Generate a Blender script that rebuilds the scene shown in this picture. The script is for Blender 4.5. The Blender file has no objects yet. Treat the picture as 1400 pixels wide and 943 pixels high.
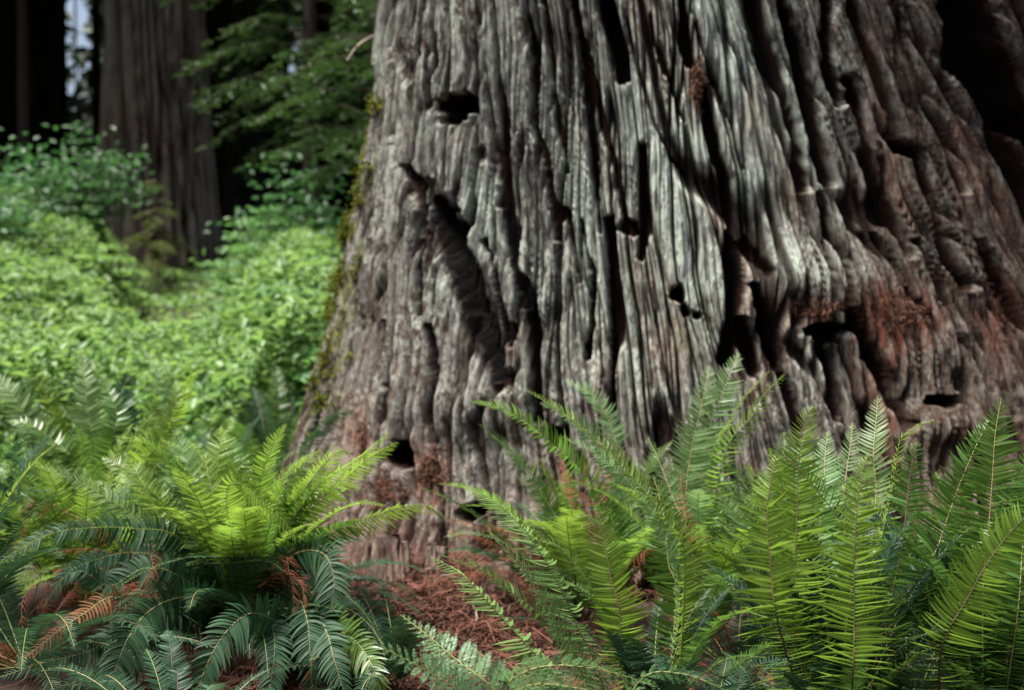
import bpy, math, random
import numpy as np
from mathutils import Vector

rng = np.random.default_rng(7)
random.seed(7)
R = math.radians
scene = bpy.context.scene
COL = scene.collection

# ------------------------------------------------------------------ camera model
CAM = np.array([0.0, 0.0, 1.3])
FOC, SENS = 40.0, 36.0
FPX = 1400 * FOC / SENS
PITCH = math.atan2(471.5 - 430, FPX)
FWD = np.array([0, math.cos(PITCH), -math.sin(PITCH)])
UPV = np.array([0, math.sin(PITCH), math.cos(PITCH)])


def P(px, py, Y):
    """the world point seen at photo pixel (px, py), Y metres into the scene"""
    d = FWD + np.array([1, 0, 0]) * (px - 700) / FPX + UPV * (471.5 - py) / FPX
    return CAM + d * (Y / d[1])


def project(p):
    q = p - CAM
    z = q @ FWD
    z = np.where(np.abs(z) < 1e-4, 1e-4, z)
    return 700 + FPX * q[..., 0] / z, 471.5 - FPX * (q @ UPV) / z, z


# ------------------------------------------------------------------ numpy noise
def _hash(ix, iy, seed):
    h = (ix.astype(np.int64) * 374761393 + iy.astype(np.int64) * 668265263 + seed * 1442695041) & 0xFFFFFFFF
    h = ((h ^ (h >> 13)) * 1274126177) & 0xFFFFFFFF
    h = (h ^ (h >> 16)) & 0xFFFFFFFF
    return h / 4294967295.0


def noise(x, y, seed=0):
    """2D gradient noise, about -1..1"""
    x = np.asarray(x, float); y = np.asarray(y, float)
    x0 = np.floor(x); y0 = np.floor(y)
    fx = x - x0; fy = y - y0
    u = fx * fx * fx * (fx * (fx * 6 - 15) + 10); v = fy * fy * fy * (fy * (fy * 6 - 15) + 10)

    def g(ix, iy, dx, dy):
        a = _hash(ix, iy, seed) * 2 * np.pi
        return np.cos(a) * dx + np.sin(a) * dy
    a = g(x0, y0, fx, fy); b = g(x0 + 1, y0, fx - 1, fy)
    c = g(x0, y0 + 1, fx, fy - 1); d = g(x0 + 1, y0 + 1, fx - 1, fy - 1)
    return ((a * (1 - u) + b * u) * (1 - v) + (c * (1 - u) + d * u) * v) * 1.5


def fbm(x, y, seed=0, octv=4, gain=0.5):
    s = 0; a = 1; t = 0
    for k in range(octv):
        s = s + a * noise(x * 2 ** k, y * 2 ** k, seed + k * 17); t += a; a *= gain
    return s / t


def cells(x, y, seed=0):
    """worley: distance to border (F2-F1) and a random value of the nearest cell"""
    x0 = np.floor(x); y0 = np.floor(y)
    f1 = np.full(x.shape, 9.0); f2 = np.full(x.shape, 9.0); val = np.zeros(x.shape)
    for i in (-1, 0, 1):
        for j in (-1, 0, 1):
            cx = x0 + i; cy = y0 + j
            d = np.hypot(cx + _hash(cx, cy, seed) - x, cy + _hash(cx, cy, seed + 5) - y)
            near = d < f1
            f2 = np.where(near, f1, np.minimum(f2, d))
            val = np.where(near, _hash(cx, cy, seed + 9), val)
            f1 = np.where(near, d, f1)
    return f2 - f1, val


def sstep(a, b, x):
    t = np.clip((x - a) / (b - a), 0, 1)
    return t * t * (3 - 2 * t)


# ------------------------------------------------------------------ mesh helpers
def mk_mesh(name, verts, faces, attrs=None, mats=(), smooth=False, mat_idx=None):
    """verts (n,3); faces (m,4) or (m,3) index array"""
    verts = np.asarray(verts, np.float32); faces = np.asarray(faces, np.int32)
    me = bpy.data.meshes.new(name)
    k = faces.shape[1]; m = len(faces)
    me.vertices.add(len(verts)); me.vertices.foreach_set('co', verts.ravel())
    me.loops.add(m * k); me.loops.foreach_set('vertex_index', faces.ravel())
    me.polygons.add(m); me.polygons.foreach_set('loop_start', np.arange(m, dtype=np.int32) * k)
    if smooth:
        me.polygons.foreach_set('use_smooth', np.ones(m, bool))
    for mt in mats:
        me.materials.append(mt)
    if mat_idx is not None:
        me.polygons.foreach_set('material_index', np.asarray(mat_idx, np.int32))
    me.update(calc_edges=True)
    for an, av in (attrs or {}).items():
        at = me.attributes.new(an, 'FLOAT', 'POINT')
        at.data.foreach_set('value', np.asarray(av, np.float32))
    return me


def link(name, me, parent=None, loc=None):
    o = bpy.data.objects.new(name, me)
    COL.objects.link(o)
    if parent is not None:
        o.parent = parent
    if loc is not None:
        o.location = loc
    return o


def tag(o, label=None, cat=None, group=None, kind=None):
    if label: o['label'] = label
    if cat: o['category'] = cat
    if group: o['group'] = group
    if kind: o['kind'] = kind
    return o


def thing(name, loc, label, cat, group=None):
    o = bpy.data.objects.new(name, None); COL.objects.link(o)
    o.location = loc; o.empty_display_size = 0.1
    return tag(o, label, cat, group)


def norm(v):
    return v / np.maximum(np.linalg.norm(v, axis=-1, keepdims=True), 1e-9)


def curve(ctrl, n):
    """Catmull-Rom through control points, resampled evenly by length"""
    c = np.asarray(ctrl, float)
    if len(c) == 2:
        c = np.array([c[0], (c[0] + c[1]) / 2, c[1]])
    p = np.vstack([2 * c[0] - c[1], c, 2 * c[-1] - c[-2]])
    out = []
    for i in range(1, len(p) - 2):
        t = np.linspace(0, 1, 24, endpoint=False)[:, None]
        a, b, cc, d = p[i - 1], p[i], p[i + 1], p[i + 2]
        out.append(0.5 * (2 * b + (cc - a) * t + (2 * a - 5 * b + 4 * cc - d) * t ** 2 + (3 * b - a - 3 * cc + d) * t ** 3))
    q = np.vstack(out + [p[-2][None]])
    s = np.r_[0, np.cumsum(np.linalg.norm(np.diff(q, axis=0), axis=1))]
    t = np.linspace(0, s[-1], n)
    return np.stack([np.interp(t, s, q[:, k]) for k in range(3)], 1), s[-1]


def tube_data(pts, rad, sides=5):
    pts = np.asarray(pts, float); n = len(pts)
    rad = np.broadcast_to(rad, (n,))
    T = norm(np.gradient(pts, axis=0))
    ref = np.where(np.abs(T[:, 2:3]) > 0.9, np.array([[1.0, 0, 0]]), np.array([[0, 0, 1.0]]))
    A = norm(np.cross(T, ref)); B = np.cross(T, A)
    a = np.linspace(0, 2 * np.pi, sides, endpoint=False)
    v = pts[:, None] + rad[:, None, None] * (A[:, None] * np.cos(a)[None, :, None] + B[:, None] * np.sin(a)[None, :, None])
    i = np.arange(n - 1)[:, None] * sides; j = np.arange(sides)[None]
    f = np.stack([i + j, i + (j + 1) % sides, i + sides + (j + 1) % sides, i + sides + j], -1).reshape(-1, 4)
    return v.reshape(-1, 3), f


class Soup:
    """collects quads for ONE mesh"""
    def __init__(s): s.v = []; s.f = []; s.n = 0; s.t = []
    def add(s, v, f, t=None):
        v = np.asarray(v, float).reshape(-1, 3)
        s.v.append(v); s.f.append(np.asarray(f) + s.n); s.n += len(v)
        s.t.append(np.broadcast_to(0.5 if t is None else t, (len(v),)))
    def mesh(s, name, mats, smooth=False):
        return mk_mesh(name, np.vstack(s.v), np.vstack(s.f), {'tint': np.concatenate(s.t)}, mats, smooth)


def leaves_data(pos, nrm, ln, wd, r, fold=0.25):
    """many pointed leaves: 6 verts, 2 quads each (folded along the midrib)"""
    n = len(pos)
    nrm = norm(nrm)
    d = r.normal(size=(n, 3)); a = norm(d - (d * nrm).sum(1, keepdims=True) * nrm)
    b = np.cross(nrm, a)
    ln = np.broadcast_to(ln, (n,))[:, None]; wd = np.broadcast_to(wd, (n,))[:, None]
    p0 = pos - a * ln * .5; p3 = pos + a * ln * .5 - nrm * ln * .12
    up = nrm * wd * fold
    l1 = pos - a * ln * .12 + b * wd * .5 + up; r1 = pos - a * ln * .12 - b * wd * .5 + up
    m = pos - a * ln * .05
    l2 = pos + a * ln * .22 + b * wd * .34 + up * .7; r2 = pos + a * ln * .22 - b * wd * .34 + up * .7
    v = np.stack([p0, l1, l2, p3, r2, r1], 1).reshape(-1, 3)
    i = np.arange(n)[:, None] * 6
    f = np.concatenate([i + np.array([[0, 3, 2, 1]]), i + np.array([[0, 5, 4, 3]])], 0)
    return v, f


# ------------------------------------------------------------------ materials
def nodes_of(name):
    m = bpy.data.materials.new(name); m.use_nodes = True
    nt = m.node_tree; nt.nodes.clear()
    out = nt.nodes.new('ShaderNodeOutputMaterial')
    return m, nt, out


def N(nt, typ, **kw):
    n = nt.nodes.new(typ)
    for k, v in kw.items():
        if k in ('operation', 'blend_type', 'data_type', 'attribute_name', 'noise_dimensions', 'feature', 'distance'):
            setattr(n, k, v)
        else:
            n.inputs[k].default_value = v
    return n


def mixc(nt, fac, a, b, blend='MIX'):
    n = nt.nodes.new('ShaderNodeMix'); n.data_type = 'RGBA'; n.blend_type = blend
    for sock, val in ((n.inputs[0], fac), (n.inputs[6], a), (n.inputs[7], b)):
        if hasattr(val, 'links'): nt.links.new(val, sock)
        elif isinstance(val, (tuple, list)): sock.default_value = (*val[:3], 1)
        else: sock.default_value = val
    return n.outputs[2]


def attr(nt, name):
    return N(nt, 'ShaderNodeAttribute', attribute_name=name).outputs['Fac']


def ramp(nt, val, stops):
    n = nt.nodes.new('ShaderNodeValToRGB')
    e = n.color_ramp.elements
    while len(e) < len(stops): e.new(0.5)
    for el, (p, c) in zip(e, stops):
        el.position = p; el.color = (*c, 1) if len(c) == 3 else c
    nt.links.new(val, n.inputs[0])
    return n.outputs[0]


def math_n(nt, op, a, b=None):
    n = nt.nodes.new('ShaderNodeMath'); n.operation = op
    for s, v in zip(n.inputs, (a, b)):
        if v is None: continue
        if hasattr(v, 'links'): nt.links.new(v, s)
        else: s.default_value = v
    return n.outputs[0]


def leaf_mat(name, lo, hi, spot=None, trans=0.35, rough=0.45, tcol=None, spec=0.4, var=0.35):
    m, nt, out = nodes_of(name)
    t = attr(nt, 'tint')
    base = mixc(nt, t, lo, hi)
    oi = nt.nodes.new('ShaderNodeObjectInfo')
    hs = nt.nodes.new('ShaderNodeHueSaturation')
    nt.links.new(base, hs.inputs['Color'])
    nt.links.new(math_n(nt, 'ADD', math_n(nt, 'MULTIPLY', oi.outputs['Random'], var), 1 - var * .5), hs.inputs['Value'])
    nt.links.new(math_n(nt, 'ADD', math_n(nt, 'MULTIPLY', oi.outputs['Random'], .03), .485), hs.inputs['Hue'])
    col = hs.outputs[0]
    tc = nt.nodes.new('ShaderNodeTexCoord')
    nz = N(nt, 'ShaderNodeTexNoise', Scale=38.0, Detail=3.0)
    nt.links.new(tc.outputs['Object'], nz.inputs['Vector'])
    col = mixc(nt, math_n(nt, 'MULTIPLY', nz.outputs['Fac'], .3), col, tuple(c * .55 for c in lo))
    if spot:
        nz2 = N(nt, 'ShaderNodeTexNoise', Scale=55.0, Detail=2.0)
        nt.links.new(tc.outputs['Object'], nz2.inputs['Vector'])
        col = mixc(nt, ramp(nt, nz2.outputs['Fac'], [(.62, (0, 0, 0)), (.72, (1, 1, 1))]), col, spot)
    bs = N(nt, 'ShaderNodeBsdfPrincipled', Roughness=rough)
    bs.inputs['Specular IOR Level'].default_value = spec
    nt.links.new(col, bs.inputs['Base Color'])
    tr = nt.nodes.new('ShaderNodeBsdfTranslucent')
    tcol = tcol or tuple(min(1, c * k) for c, k in zip(hi, (1.35, 1.35, 1.0)))
    nt.links.new(mixc(nt, .6, col, tcol), tr.inputs['Color'])
    mx = nt.nodes.new('ShaderNodeMixShader'); mx.inputs[0].default_value = trans
    nt.links.new(bs.outputs[0], mx.inputs[1]); nt.links.new(tr.outputs[0], mx.inputs[2])
    nt.links.new(mx.outputs[0], out.inputs[0])
    return m


M = {}
M['fresh'] = leaf_mat('fresh_frond', (.115, .215, .024), (.215, .345, .055), trans=.48)
M['mid'] = leaf_mat('mature_frond', (.045, .115, .020), (.110, .215, .042), spot=(.10, .06, .02), trans=.42, rough=.36, spec=.55)
M['deep'] = leaf_mat('painted_shade_frond', (.008, .030, .015), (.022, .060, .028), trans=.25, rough=.5, spec=.3)  # near-black green: the shade low in the ferns painted into the leaf colour
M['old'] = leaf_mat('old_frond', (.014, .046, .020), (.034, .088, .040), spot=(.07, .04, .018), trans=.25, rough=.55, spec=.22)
M['pale'] = leaf_mat('pale_frond', (.125, .225, .080), (.215, .340, .140), trans=.45)
M['dead'] = leaf_mat('withered_frond', (.085, .026, .014), (.200, .066, .032), trans=.15, rough=.85, spec=.1)
M['yellow'] = leaf_mat('yellowing_frond', (.17, .080, .030), (.28, .165, .070), trans=.3, rough=.7, spec=.2)
M['lady'] = leaf_mat('lady_fern_leaf', (.10, .215, .095), (.185, .335, .165), trans=.4)
M['cover'] = leaf_mat('ground_cover_leaf', (.045, .125, .026), (.205, .335, .095), trans=.45, var=.1)
M['shrub'] = leaf_mat('shrub_leaf', (.022, .080, .028), (.055, .150, .045), trans=.4)
M['bush'] = leaf_mat('bush_leaf', (.045, .135, .030), (.120, .250, .070), trans=.42, var=.25)
M['needle'] = leaf_mat('conifer_needles', (.018, .046, .014), (.048, .098, .026), trans=.3)
M['canopy'] = leaf_mat('canopy_foliage', (.012, .035, .010), (.030, .065, .018), trans=.1)
M['sapling'] = leaf_mat('sapling_needles', (.075, .110, .030), (.130, .170, .050), trans=.35)
M['moss'] = leaf_mat('trunk_moss', (.060, .075, .010), (.125, .135, .018), trans=.2, rough=.9, spec=.1)
M['litter'] = leaf_mat('redwood_litter', (.028, .015, .010), (.185, .088, .055), trans=.1, rough=.85, spec=.15, var=.15)


def stem_mat(name, lo, hi, rough=.5):
    m, nt, out = nodes_of(name)
    tc = nt.nodes.new('ShaderNodeTexCoord')
    nz = N(nt, 'ShaderNodeTexNoise', Scale=20.0, Detail=3.0)
    nt.links.new(tc.outputs['Object'], nz.inputs['Vector'])
    bs = N(nt, 'ShaderNodeBsdfPrincipled', Roughness=rough)
    nt.links.new(mixc(nt, nz.outputs['Fac'], lo, hi), bs.inputs['Base Color'])
    nt.links.new(bs.outputs[0], out.inputs[0])
    return m


M['stem_tan'] = stem_mat('straw_stem', (.20, .16, .06), (.36, .27, .12))
M['stem_green'] = stem_mat('green_stem', (.12, .16, .035), (.22, .24, .06))
M['stem_brown'] = stem_mat('brown_stem', (.045, .022, .012), (.10, .05, .025), .7)
M['twig'] = stem_mat('dead_twig', (.10, .07, .05), (.22, .17, .13), .85)


def bark_mat(name, grey, brown, inner_shade, scale=1.0, lich=(.53, .60, .52)):
    """weathered bark; attributes: inner (red fibre exposed in furrows, darkened with painted shade), pale (lichen; on far trunks also a painted lit side), rust, moss"""
    m, nt, out = nodes_of(name)
    tc = nt.nodes.new('ShaderNodeTexCoord')
    mp = nt.nodes.new('ShaderNodeMapping'); mp.inputs['Scale'].default_value = (24 * scale, 24 * scale, 2.6 * scale)
    nt.links.new(tc.outputs['Object'], mp.inputs['Vector'])
    n1 = N(nt, 'ShaderNodeTexNoise', Scale=1.0, Detail=6.0, Roughness=.65)
    nt.links.new(mp.outputs[0], n1.inputs['Vector'])
    mp3 = nt.nodes.new('ShaderNodeMapping'); mp3.inputs['Scale'].default_value = (1, 1, .45)
    nt.links.new(tc.outputs['Object'], mp3.inputs['Vector'])
    n2 = N(nt, 'ShaderNodeTexNoise', Scale=28.0 * scale, Detail=5.0, Roughness=.7)
    nt.links.new(mp3.outputs[0], n2.inputs['Vector'])
    n3 = N(nt, 'ShaderNodeTexNoise', Scale=3.2 * scale, Detail=3.0)
    nt.links.new(tc.outputs['Object'], n3.inputs['Vector'])
    col = mixc(nt, ramp(nt, math_n(nt, 'ADD', math_n(nt, 'MULTIPLY', n1.outputs['Fac'], .55), math_n(nt, 'MULTIPLY', attr(nt, 'streak'), .45)), [(.38, (0, 0, 0)), (.56, (1, 1, 1))]), brown, grey)
    pink = mixc(nt, ramp(nt, n3.outputs['Fac'], [(.45, (0, 0, 0)), (.66, (.8, .8, .8))]), col, (brown[0] * 1.25, brown[1] * .95, brown[2] * 1.0))
    lf = math_n(nt, 'MULTIPLY', attr(nt, 'pale'), ramp(nt, n2.outputs['Fac'], [(.34, (.45, .45, .45)), (.55, (1, 1, 1))]))
    col = mixc(nt, lf, pink, lich)
    sp = math_n(nt, 'MULTIPLY', ramp(nt, n2.outputs['Fac'], [(.475, (0, 0, 0)), (.555, (1, 1, 1))]), ramp(nt, n3.outputs['Fac'], [(.40, (.1, .1, .1)), (.60, (.85, .85, .85))]))
    col = mixc(nt, math_n(nt, 'MULTIPLY', sp, .7), col, tuple(c * 1.05 for c in lich))
    col = mixc(nt, math_n(nt, 'MULTIPLY', attr(nt, 'dry'), ramp(nt, n1.outputs['Fac'], [(.35, (1, 1, 1)), (.72, (.25, .25, .25))])), col, (brown[0] * 1.15, brown[1] * 1.05, brown[2] * .85))
    dk = ramp(nt, n2.outputs['Fac'], [(.34, (1, 1, 1)), (.45, (0, 0, 0))])
    col = mixc(nt, math_n(nt, 'MULTIPLY', dk, math_n(nt, 'SUBTRACT', .75, math_n(nt, 'MULTIPLY', attr(nt, 'pale'), .55))), col, tuple(c * .5 for c in brown))
    rf = math_n(nt, 'MULTIPLY', attr(nt, 'rust'), ramp(nt, n1.outputs['Fac'], [(.38, (.1, .1, .1)), (.6, (1, 1, 1))]))
    col = mixc(nt, rf, col, (.26, .085, .05))
    col = mixc(nt, attr(nt, 'inner_shade'), col, inner_shade)  # red inner bark, darkened so the furrows' shade is in the colour
    col = mixc(nt, attr(nt, 'char_shade'), col, (.006, .005, .005))  # near-black char of the scar, also shade painted into deep furrows and holes
    col = mixc(nt, math_n(nt, 'MULTIPLY', attr(nt, 'moss'), ramp(nt, n2.outputs['Fac'], [(.42, (0, 0, 0)), (.56, (1, 1, 1))])), col, (.13, .14, .015))
    bs = N(nt, 'ShaderNodeBsdfPrincipled', Roughness=.88)
    bs.inputs['Specular IOR Level'].default_value = .06
    nt.links.new(col, bs.inputs['Base Color'])
    bump = N(nt, 'ShaderNodeBump', Strength=1.0, Distance=.028 / scale)
    mp2 = nt.nodes.new('ShaderNodeMapping'); mp2.inputs['Scale'].default_value = (95 * scale, 95 * scale, 7 * scale)
    nt.links.new(tc.outputs['Object'], mp2.inputs['Vector'])
    n4 = N(nt, 'ShaderNodeTexNoise', Scale=1.0, Detail=4.0, Roughness=.6); nt.links.new(mp2.outputs[0], n4.inputs['Vector'])
    nt.links.new(math_n(nt, 'ADD', math_n(nt, 'ADD', n1.outputs['Fac'], n4.outputs['Fac']), math_n(nt, 'MULTIPLY', n2.outputs['Fac'], .3)), bump.inputs['Height'])
    nt.links.new(bump.outputs[0], bs.inputs['Normal'])
    nt.links.new(bs.outputs[0], out.inputs[0])
    return m


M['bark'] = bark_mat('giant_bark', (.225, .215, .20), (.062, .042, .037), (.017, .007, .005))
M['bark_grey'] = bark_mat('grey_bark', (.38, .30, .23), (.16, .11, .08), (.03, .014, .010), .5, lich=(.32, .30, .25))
M['bark_shaded'] = bark_mat('shaded_bark', (.032, .026, .022), (.016, .011, .008), (.008, .004, .003), .5, lich=(.04, .038, .03))  # redwood bark darkened, the forest's shade painted into its colour

m, nt, out = nodes_of('forest_floor')
tc = nt.nodes.new('ShaderNodeTexCoord')
n1 = N(nt, 'ShaderNodeTexNoise', Scale=9.0, Detail=8.0, Roughness=.7); nt.links.new(tc.outputs['Object'], n1.inputs['Vector'])
n2 = N(nt, 'ShaderNodeTexNoise', Scale=70.0, Detail=4.0); nt.links.new(tc.outputs['Object'], n2.inputs['Vector'])
col = mixc(nt, n1.outputs['Fac'], (.012, .007, .005), (.040, .020, .013))
col = mixc(nt, ramp(nt, n2.outputs['Fac'], [(.45, (0, 0, 0)), (.62, (1, 1, 1))]), col, (.055, .026, .017))
bs = N(nt, 'ShaderNodeBsdfPrincipled', Roughness=.95); nt.links.new(col, bs.inputs['Base Color'])
bp = N(nt, 'ShaderNodeBump', Strength=1.0, Distance=.02); nt.links.new(n2.outputs['Fac'], bp.inputs['Height']); nt.links.new(bp.outputs[0], bs.inputs['Normal'])
nt.links.new(bs.outputs[0], out.inputs[0])
M['floor'] = m


# ------------------------------------------------------------------ terrain
def ground_z(x, y):
    x = np.asarray(x, float); y = np.asarray(y, float)
    rise = 1.75 * sstep(5.6, 18.5, y) + .5 * sstep(18, 45, y)
    side = .30 * sstep(-1.0, -7, x) * sstep(7, 14, y)
    return rise + side + .05 * noise(x * .7, y * .7, 3) + .02 * noise(x * 2.1, y * 2.1, 4) - .04


def axis(lo, hi, step, far):
    a = np.arange(lo, hi + step / 2, step)
    l = [lo]; h = [hi]; s = step
    while h[-1] < far:
        s *= 1.35; h.append(h[-1] + s); l.append(l[-1] - s)
    return np.r_[l[:0:-1], a, h[1:]]


gx = axis(-9, 7, .16, 320); gy = axis(-3, 20, .16, 320)
GX, GY = np.meshgrid(gx, gy)
gv = np.stack([GX, GY, ground_z(GX, GY)], -1).reshape(-1, 3)
nx, ny = len(gx), len(gy)
ii = (np.arange(ny - 1)[:, None] * nx + np.arange(nx - 1)[None]).reshape(-1, 1)
gf = np.hstack([ii, ii + 1, ii + nx + 1, ii + nx])
tag(link('ground', mk_mesh('ground', gv, gf, {}, [M['floor']], True)), kind='structure')


# ------------------------------------------------------------------ the giant trunk
XC, YC = 0.97, 7.5


def trunk_R(th, z):
    zz = np.maximum(z, -.3)
    wl = sstep(-.25, -1.45, th); wr = sstep(.1, 1.35, th)
    wf = 1 - wl - wr
    left = 1.62 + .95 * np.exp(-zz / 2.2)
    front = 1.74 + .60 * np.exp(-zz / 1.1)
    right = 1.88 + 1.75 * np.exp(-zz / 1.9)
    back = np.abs(th) > 2.4
    r = left * wl + front * wf + right * wr
    lobes = .075 * np.sin(th * 5 + .6) + .05 * np.sin(th * 9 + 2.0)
    r = r + lobes * (.25 + np.exp(-zz / 1.0))
    return r


FUR = [  # polyline in photo pixels, half width px, depth m
    ([(531, -40), (531, 0), (528, 56), (537, 93), (535, 167), (545, 230)], 6, .07),
    ([(583, -20), (582, 111), (586, 190), (589, 260), (598, 330)], 3, .04),
    ([(646, -20), (658, 74), (665, 156), (676, 223), (682, 280)], 5, .07),
    ([(672, -30), (680, 111), (687, 204), (691, 297), (697, 356), (706, 420)], 7, .11),
    ([(708, 380), (716, 411), (723, 486), (728, 530), (732, 575)], 11, .15),
    ([(715, -20), (726, 93), (732, 167), (747, 230), (756, 290), (760, 330)], 6, .09),
    ([(740, -20), (747, 37), (756, 111), (765, 186), (772, 232)], 4, .06),
    ([(776, -30), (780, 0), (791, 56), (803, 149), (810, 223), (821, 316)], 8, .11),
    ([(790, 300), (800, 345), (809, 374), (805, 441), (798, 490)], 6, .08),
    ([(800, 60), (806, 93), (821, 167), (840, 230), (852, 290), (858, 316)], 6, .09),
    ([(832, 300), (838, 356), (842, 449), (835, 523), (836, 560)], 8, .1),
    ([(828, -10), (836, 22), (847, 67), (853, 105)], 15, .15),
    ([(860, 20), (866, 56), (881, 119), (895, 171), (918, 208), (940, 238)], 3, .05),
    ([(890, 20), (895, 52), (918, 119), (936, 163)], 4, .06),
    ([(930, -20), (932, 0), (938, 48), (947, 84)], 8, .10),
    ([(950, 30), (960, 70), (969, 97), (984, 123), (1003, 167), (1021, 230)], 3, .05),
    ([(962, 120), (969, 160), (980, 208), (995, 241), (1003, 282), (1003, 334)], 9, .11),
    ([(1002, 320), (1006, 337), (1003, 393), (999, 449), (991, 493)], 12, .14),
    ([(1030, -30), (1036, 0), (1055, 74), (1073, 130), (1092, 186), (1107, 250)], 10, .15),
    ([(1070, -20), (1077, 19), (1095, 67), (1110, 123), (1125, 186), (1140, 246)], 12, .16),
    ([(1134, -20), (1136, 50), (1140, 95), (1155, 141)], 12, .12),
    ([(1160, -20), (1170, 0), (1192, 67), (1214, 123), (1237, 178)], 7, .10),
    ([(1170, 110), (1177, 137), (1196, 208), (1214, 253), (1237, 308), (1250, 345)], 12, .14),
    ([(1228, 165), (1233, 193), (1263, 208), (1277, 260), (1300, 316), (1318, 367), (1337, 393)], 11, .14),
    ([(1238, -20), (1255, 67), (1272, 120), (1300, 180), (1330, 260)], 4, .06),
    ([(1310, -40), (1315, 0), (1326, 74), (1348, 123), (1378, 186), (1405, 250), (1440, 330)], 24, .30),
    ([(1340, -40), (1350, 20), (1366, 80), (1395, 140), (1430, 200)], 26, .30),
    ([(1128, 270), (1140, 311), (1155, 360), (1162, 423), (1188, 475), (1214, 523), (1237, 579)], 11, .14),
    ([(1026, 390), (1032, 411), (1047, 456), (1066, 500)], 12, .14),
    ([(1205, 320), (1214, 345), (1237, 393), (1274, 437), (1307, 508), (1330, 553)], 5, .08),
    ([(1012, 440), (1017, 467), (1029, 508)], 12, .12),
    ([(1125, 455), (1140, 508), (1147, 567)], 14, .13),
    ([(1105, 455), (1130, 448), (1160, 452)], 9, .12),
    ([(1026, 325), (1029, 337), (1055, 374)], 8, .1),
    ([(1190, 210), (1200, 250), (1222, 300)], 14, .12),
    ([(1330, 400), (1345, 450), (1375, 520), (1400, 570)], 7, .1),
    ([(1350, 330), (1385, 400), (1420, 470)], 7, .1),
    ([(580, 262), (596, 300), (616, 350), (632, 393), (648, 440), (662, 480), (678, 520)], 30, .035),
    ([(586, 275), (600, 315), (612, 350), (626, 390), (634, 420)], 17, .17),
    ([(624, 292), (632, 350), (640, 400), (652, 440)], 12, .15),
    ([(636, 395), (650, 440), (662, 480), (674, 516)], 13, .16),
    ([(655, 330), (680, 420), (690, 470)], 7, .07),
    ([(560, 330), (560, 356), (563, 430)], 6, .07),
    ([(583, 450), (586, 478), (593, 530), (593, 607)], 7, .10),
    ([(526, 320), (526, 356), (527, 430)], 6, .07),
    ([(523, 440), (523, 460), (523, 530)], 5, .06),
    ([(556, 230), (561, 253), (569, 318)], 8, .08),
    ([(770, 285), (775, 307), (786, 382)], 5, .07),
    ([(535, 625), (560, 622)], 17, .16),
    ([(498, 330), (492, 400), (480, 470)], 4, .05),
    ([(505, 90), (498, 180), (480, 290)], 5, .06),
    ([(880, 200), (884, 300), (878, 350)], 8, .07),
    ([(1260, 330), (1290, 400), (1330, 470), (1365, 540)], 5, .08),
    ([(1075, 520), (1090, 560), (1100, 590)], 8, .1),
    ([(1260, 545), (1290, 552), (1320, 545)], 8, .12),
]
HOLES = [(617, 147, 27, 22, .26), (650, 208, 9, 12, .05), (928, 404, 12, 13, .14), (936, 425, 11, 10, .12), (954, 430, 6, 6, .08),
         (851, 70, 13, 14, .1), (757, 600, 18, 16, .12), (860, 312, 16, 14, .09), (690, 455, 10, 14, .08), (640, 700, 16, 14, .14), (665, 745, 18, 12, .14),
         (1135, 462, 26, 10, .12), (700, 320, 9, 12, .07)]


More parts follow.
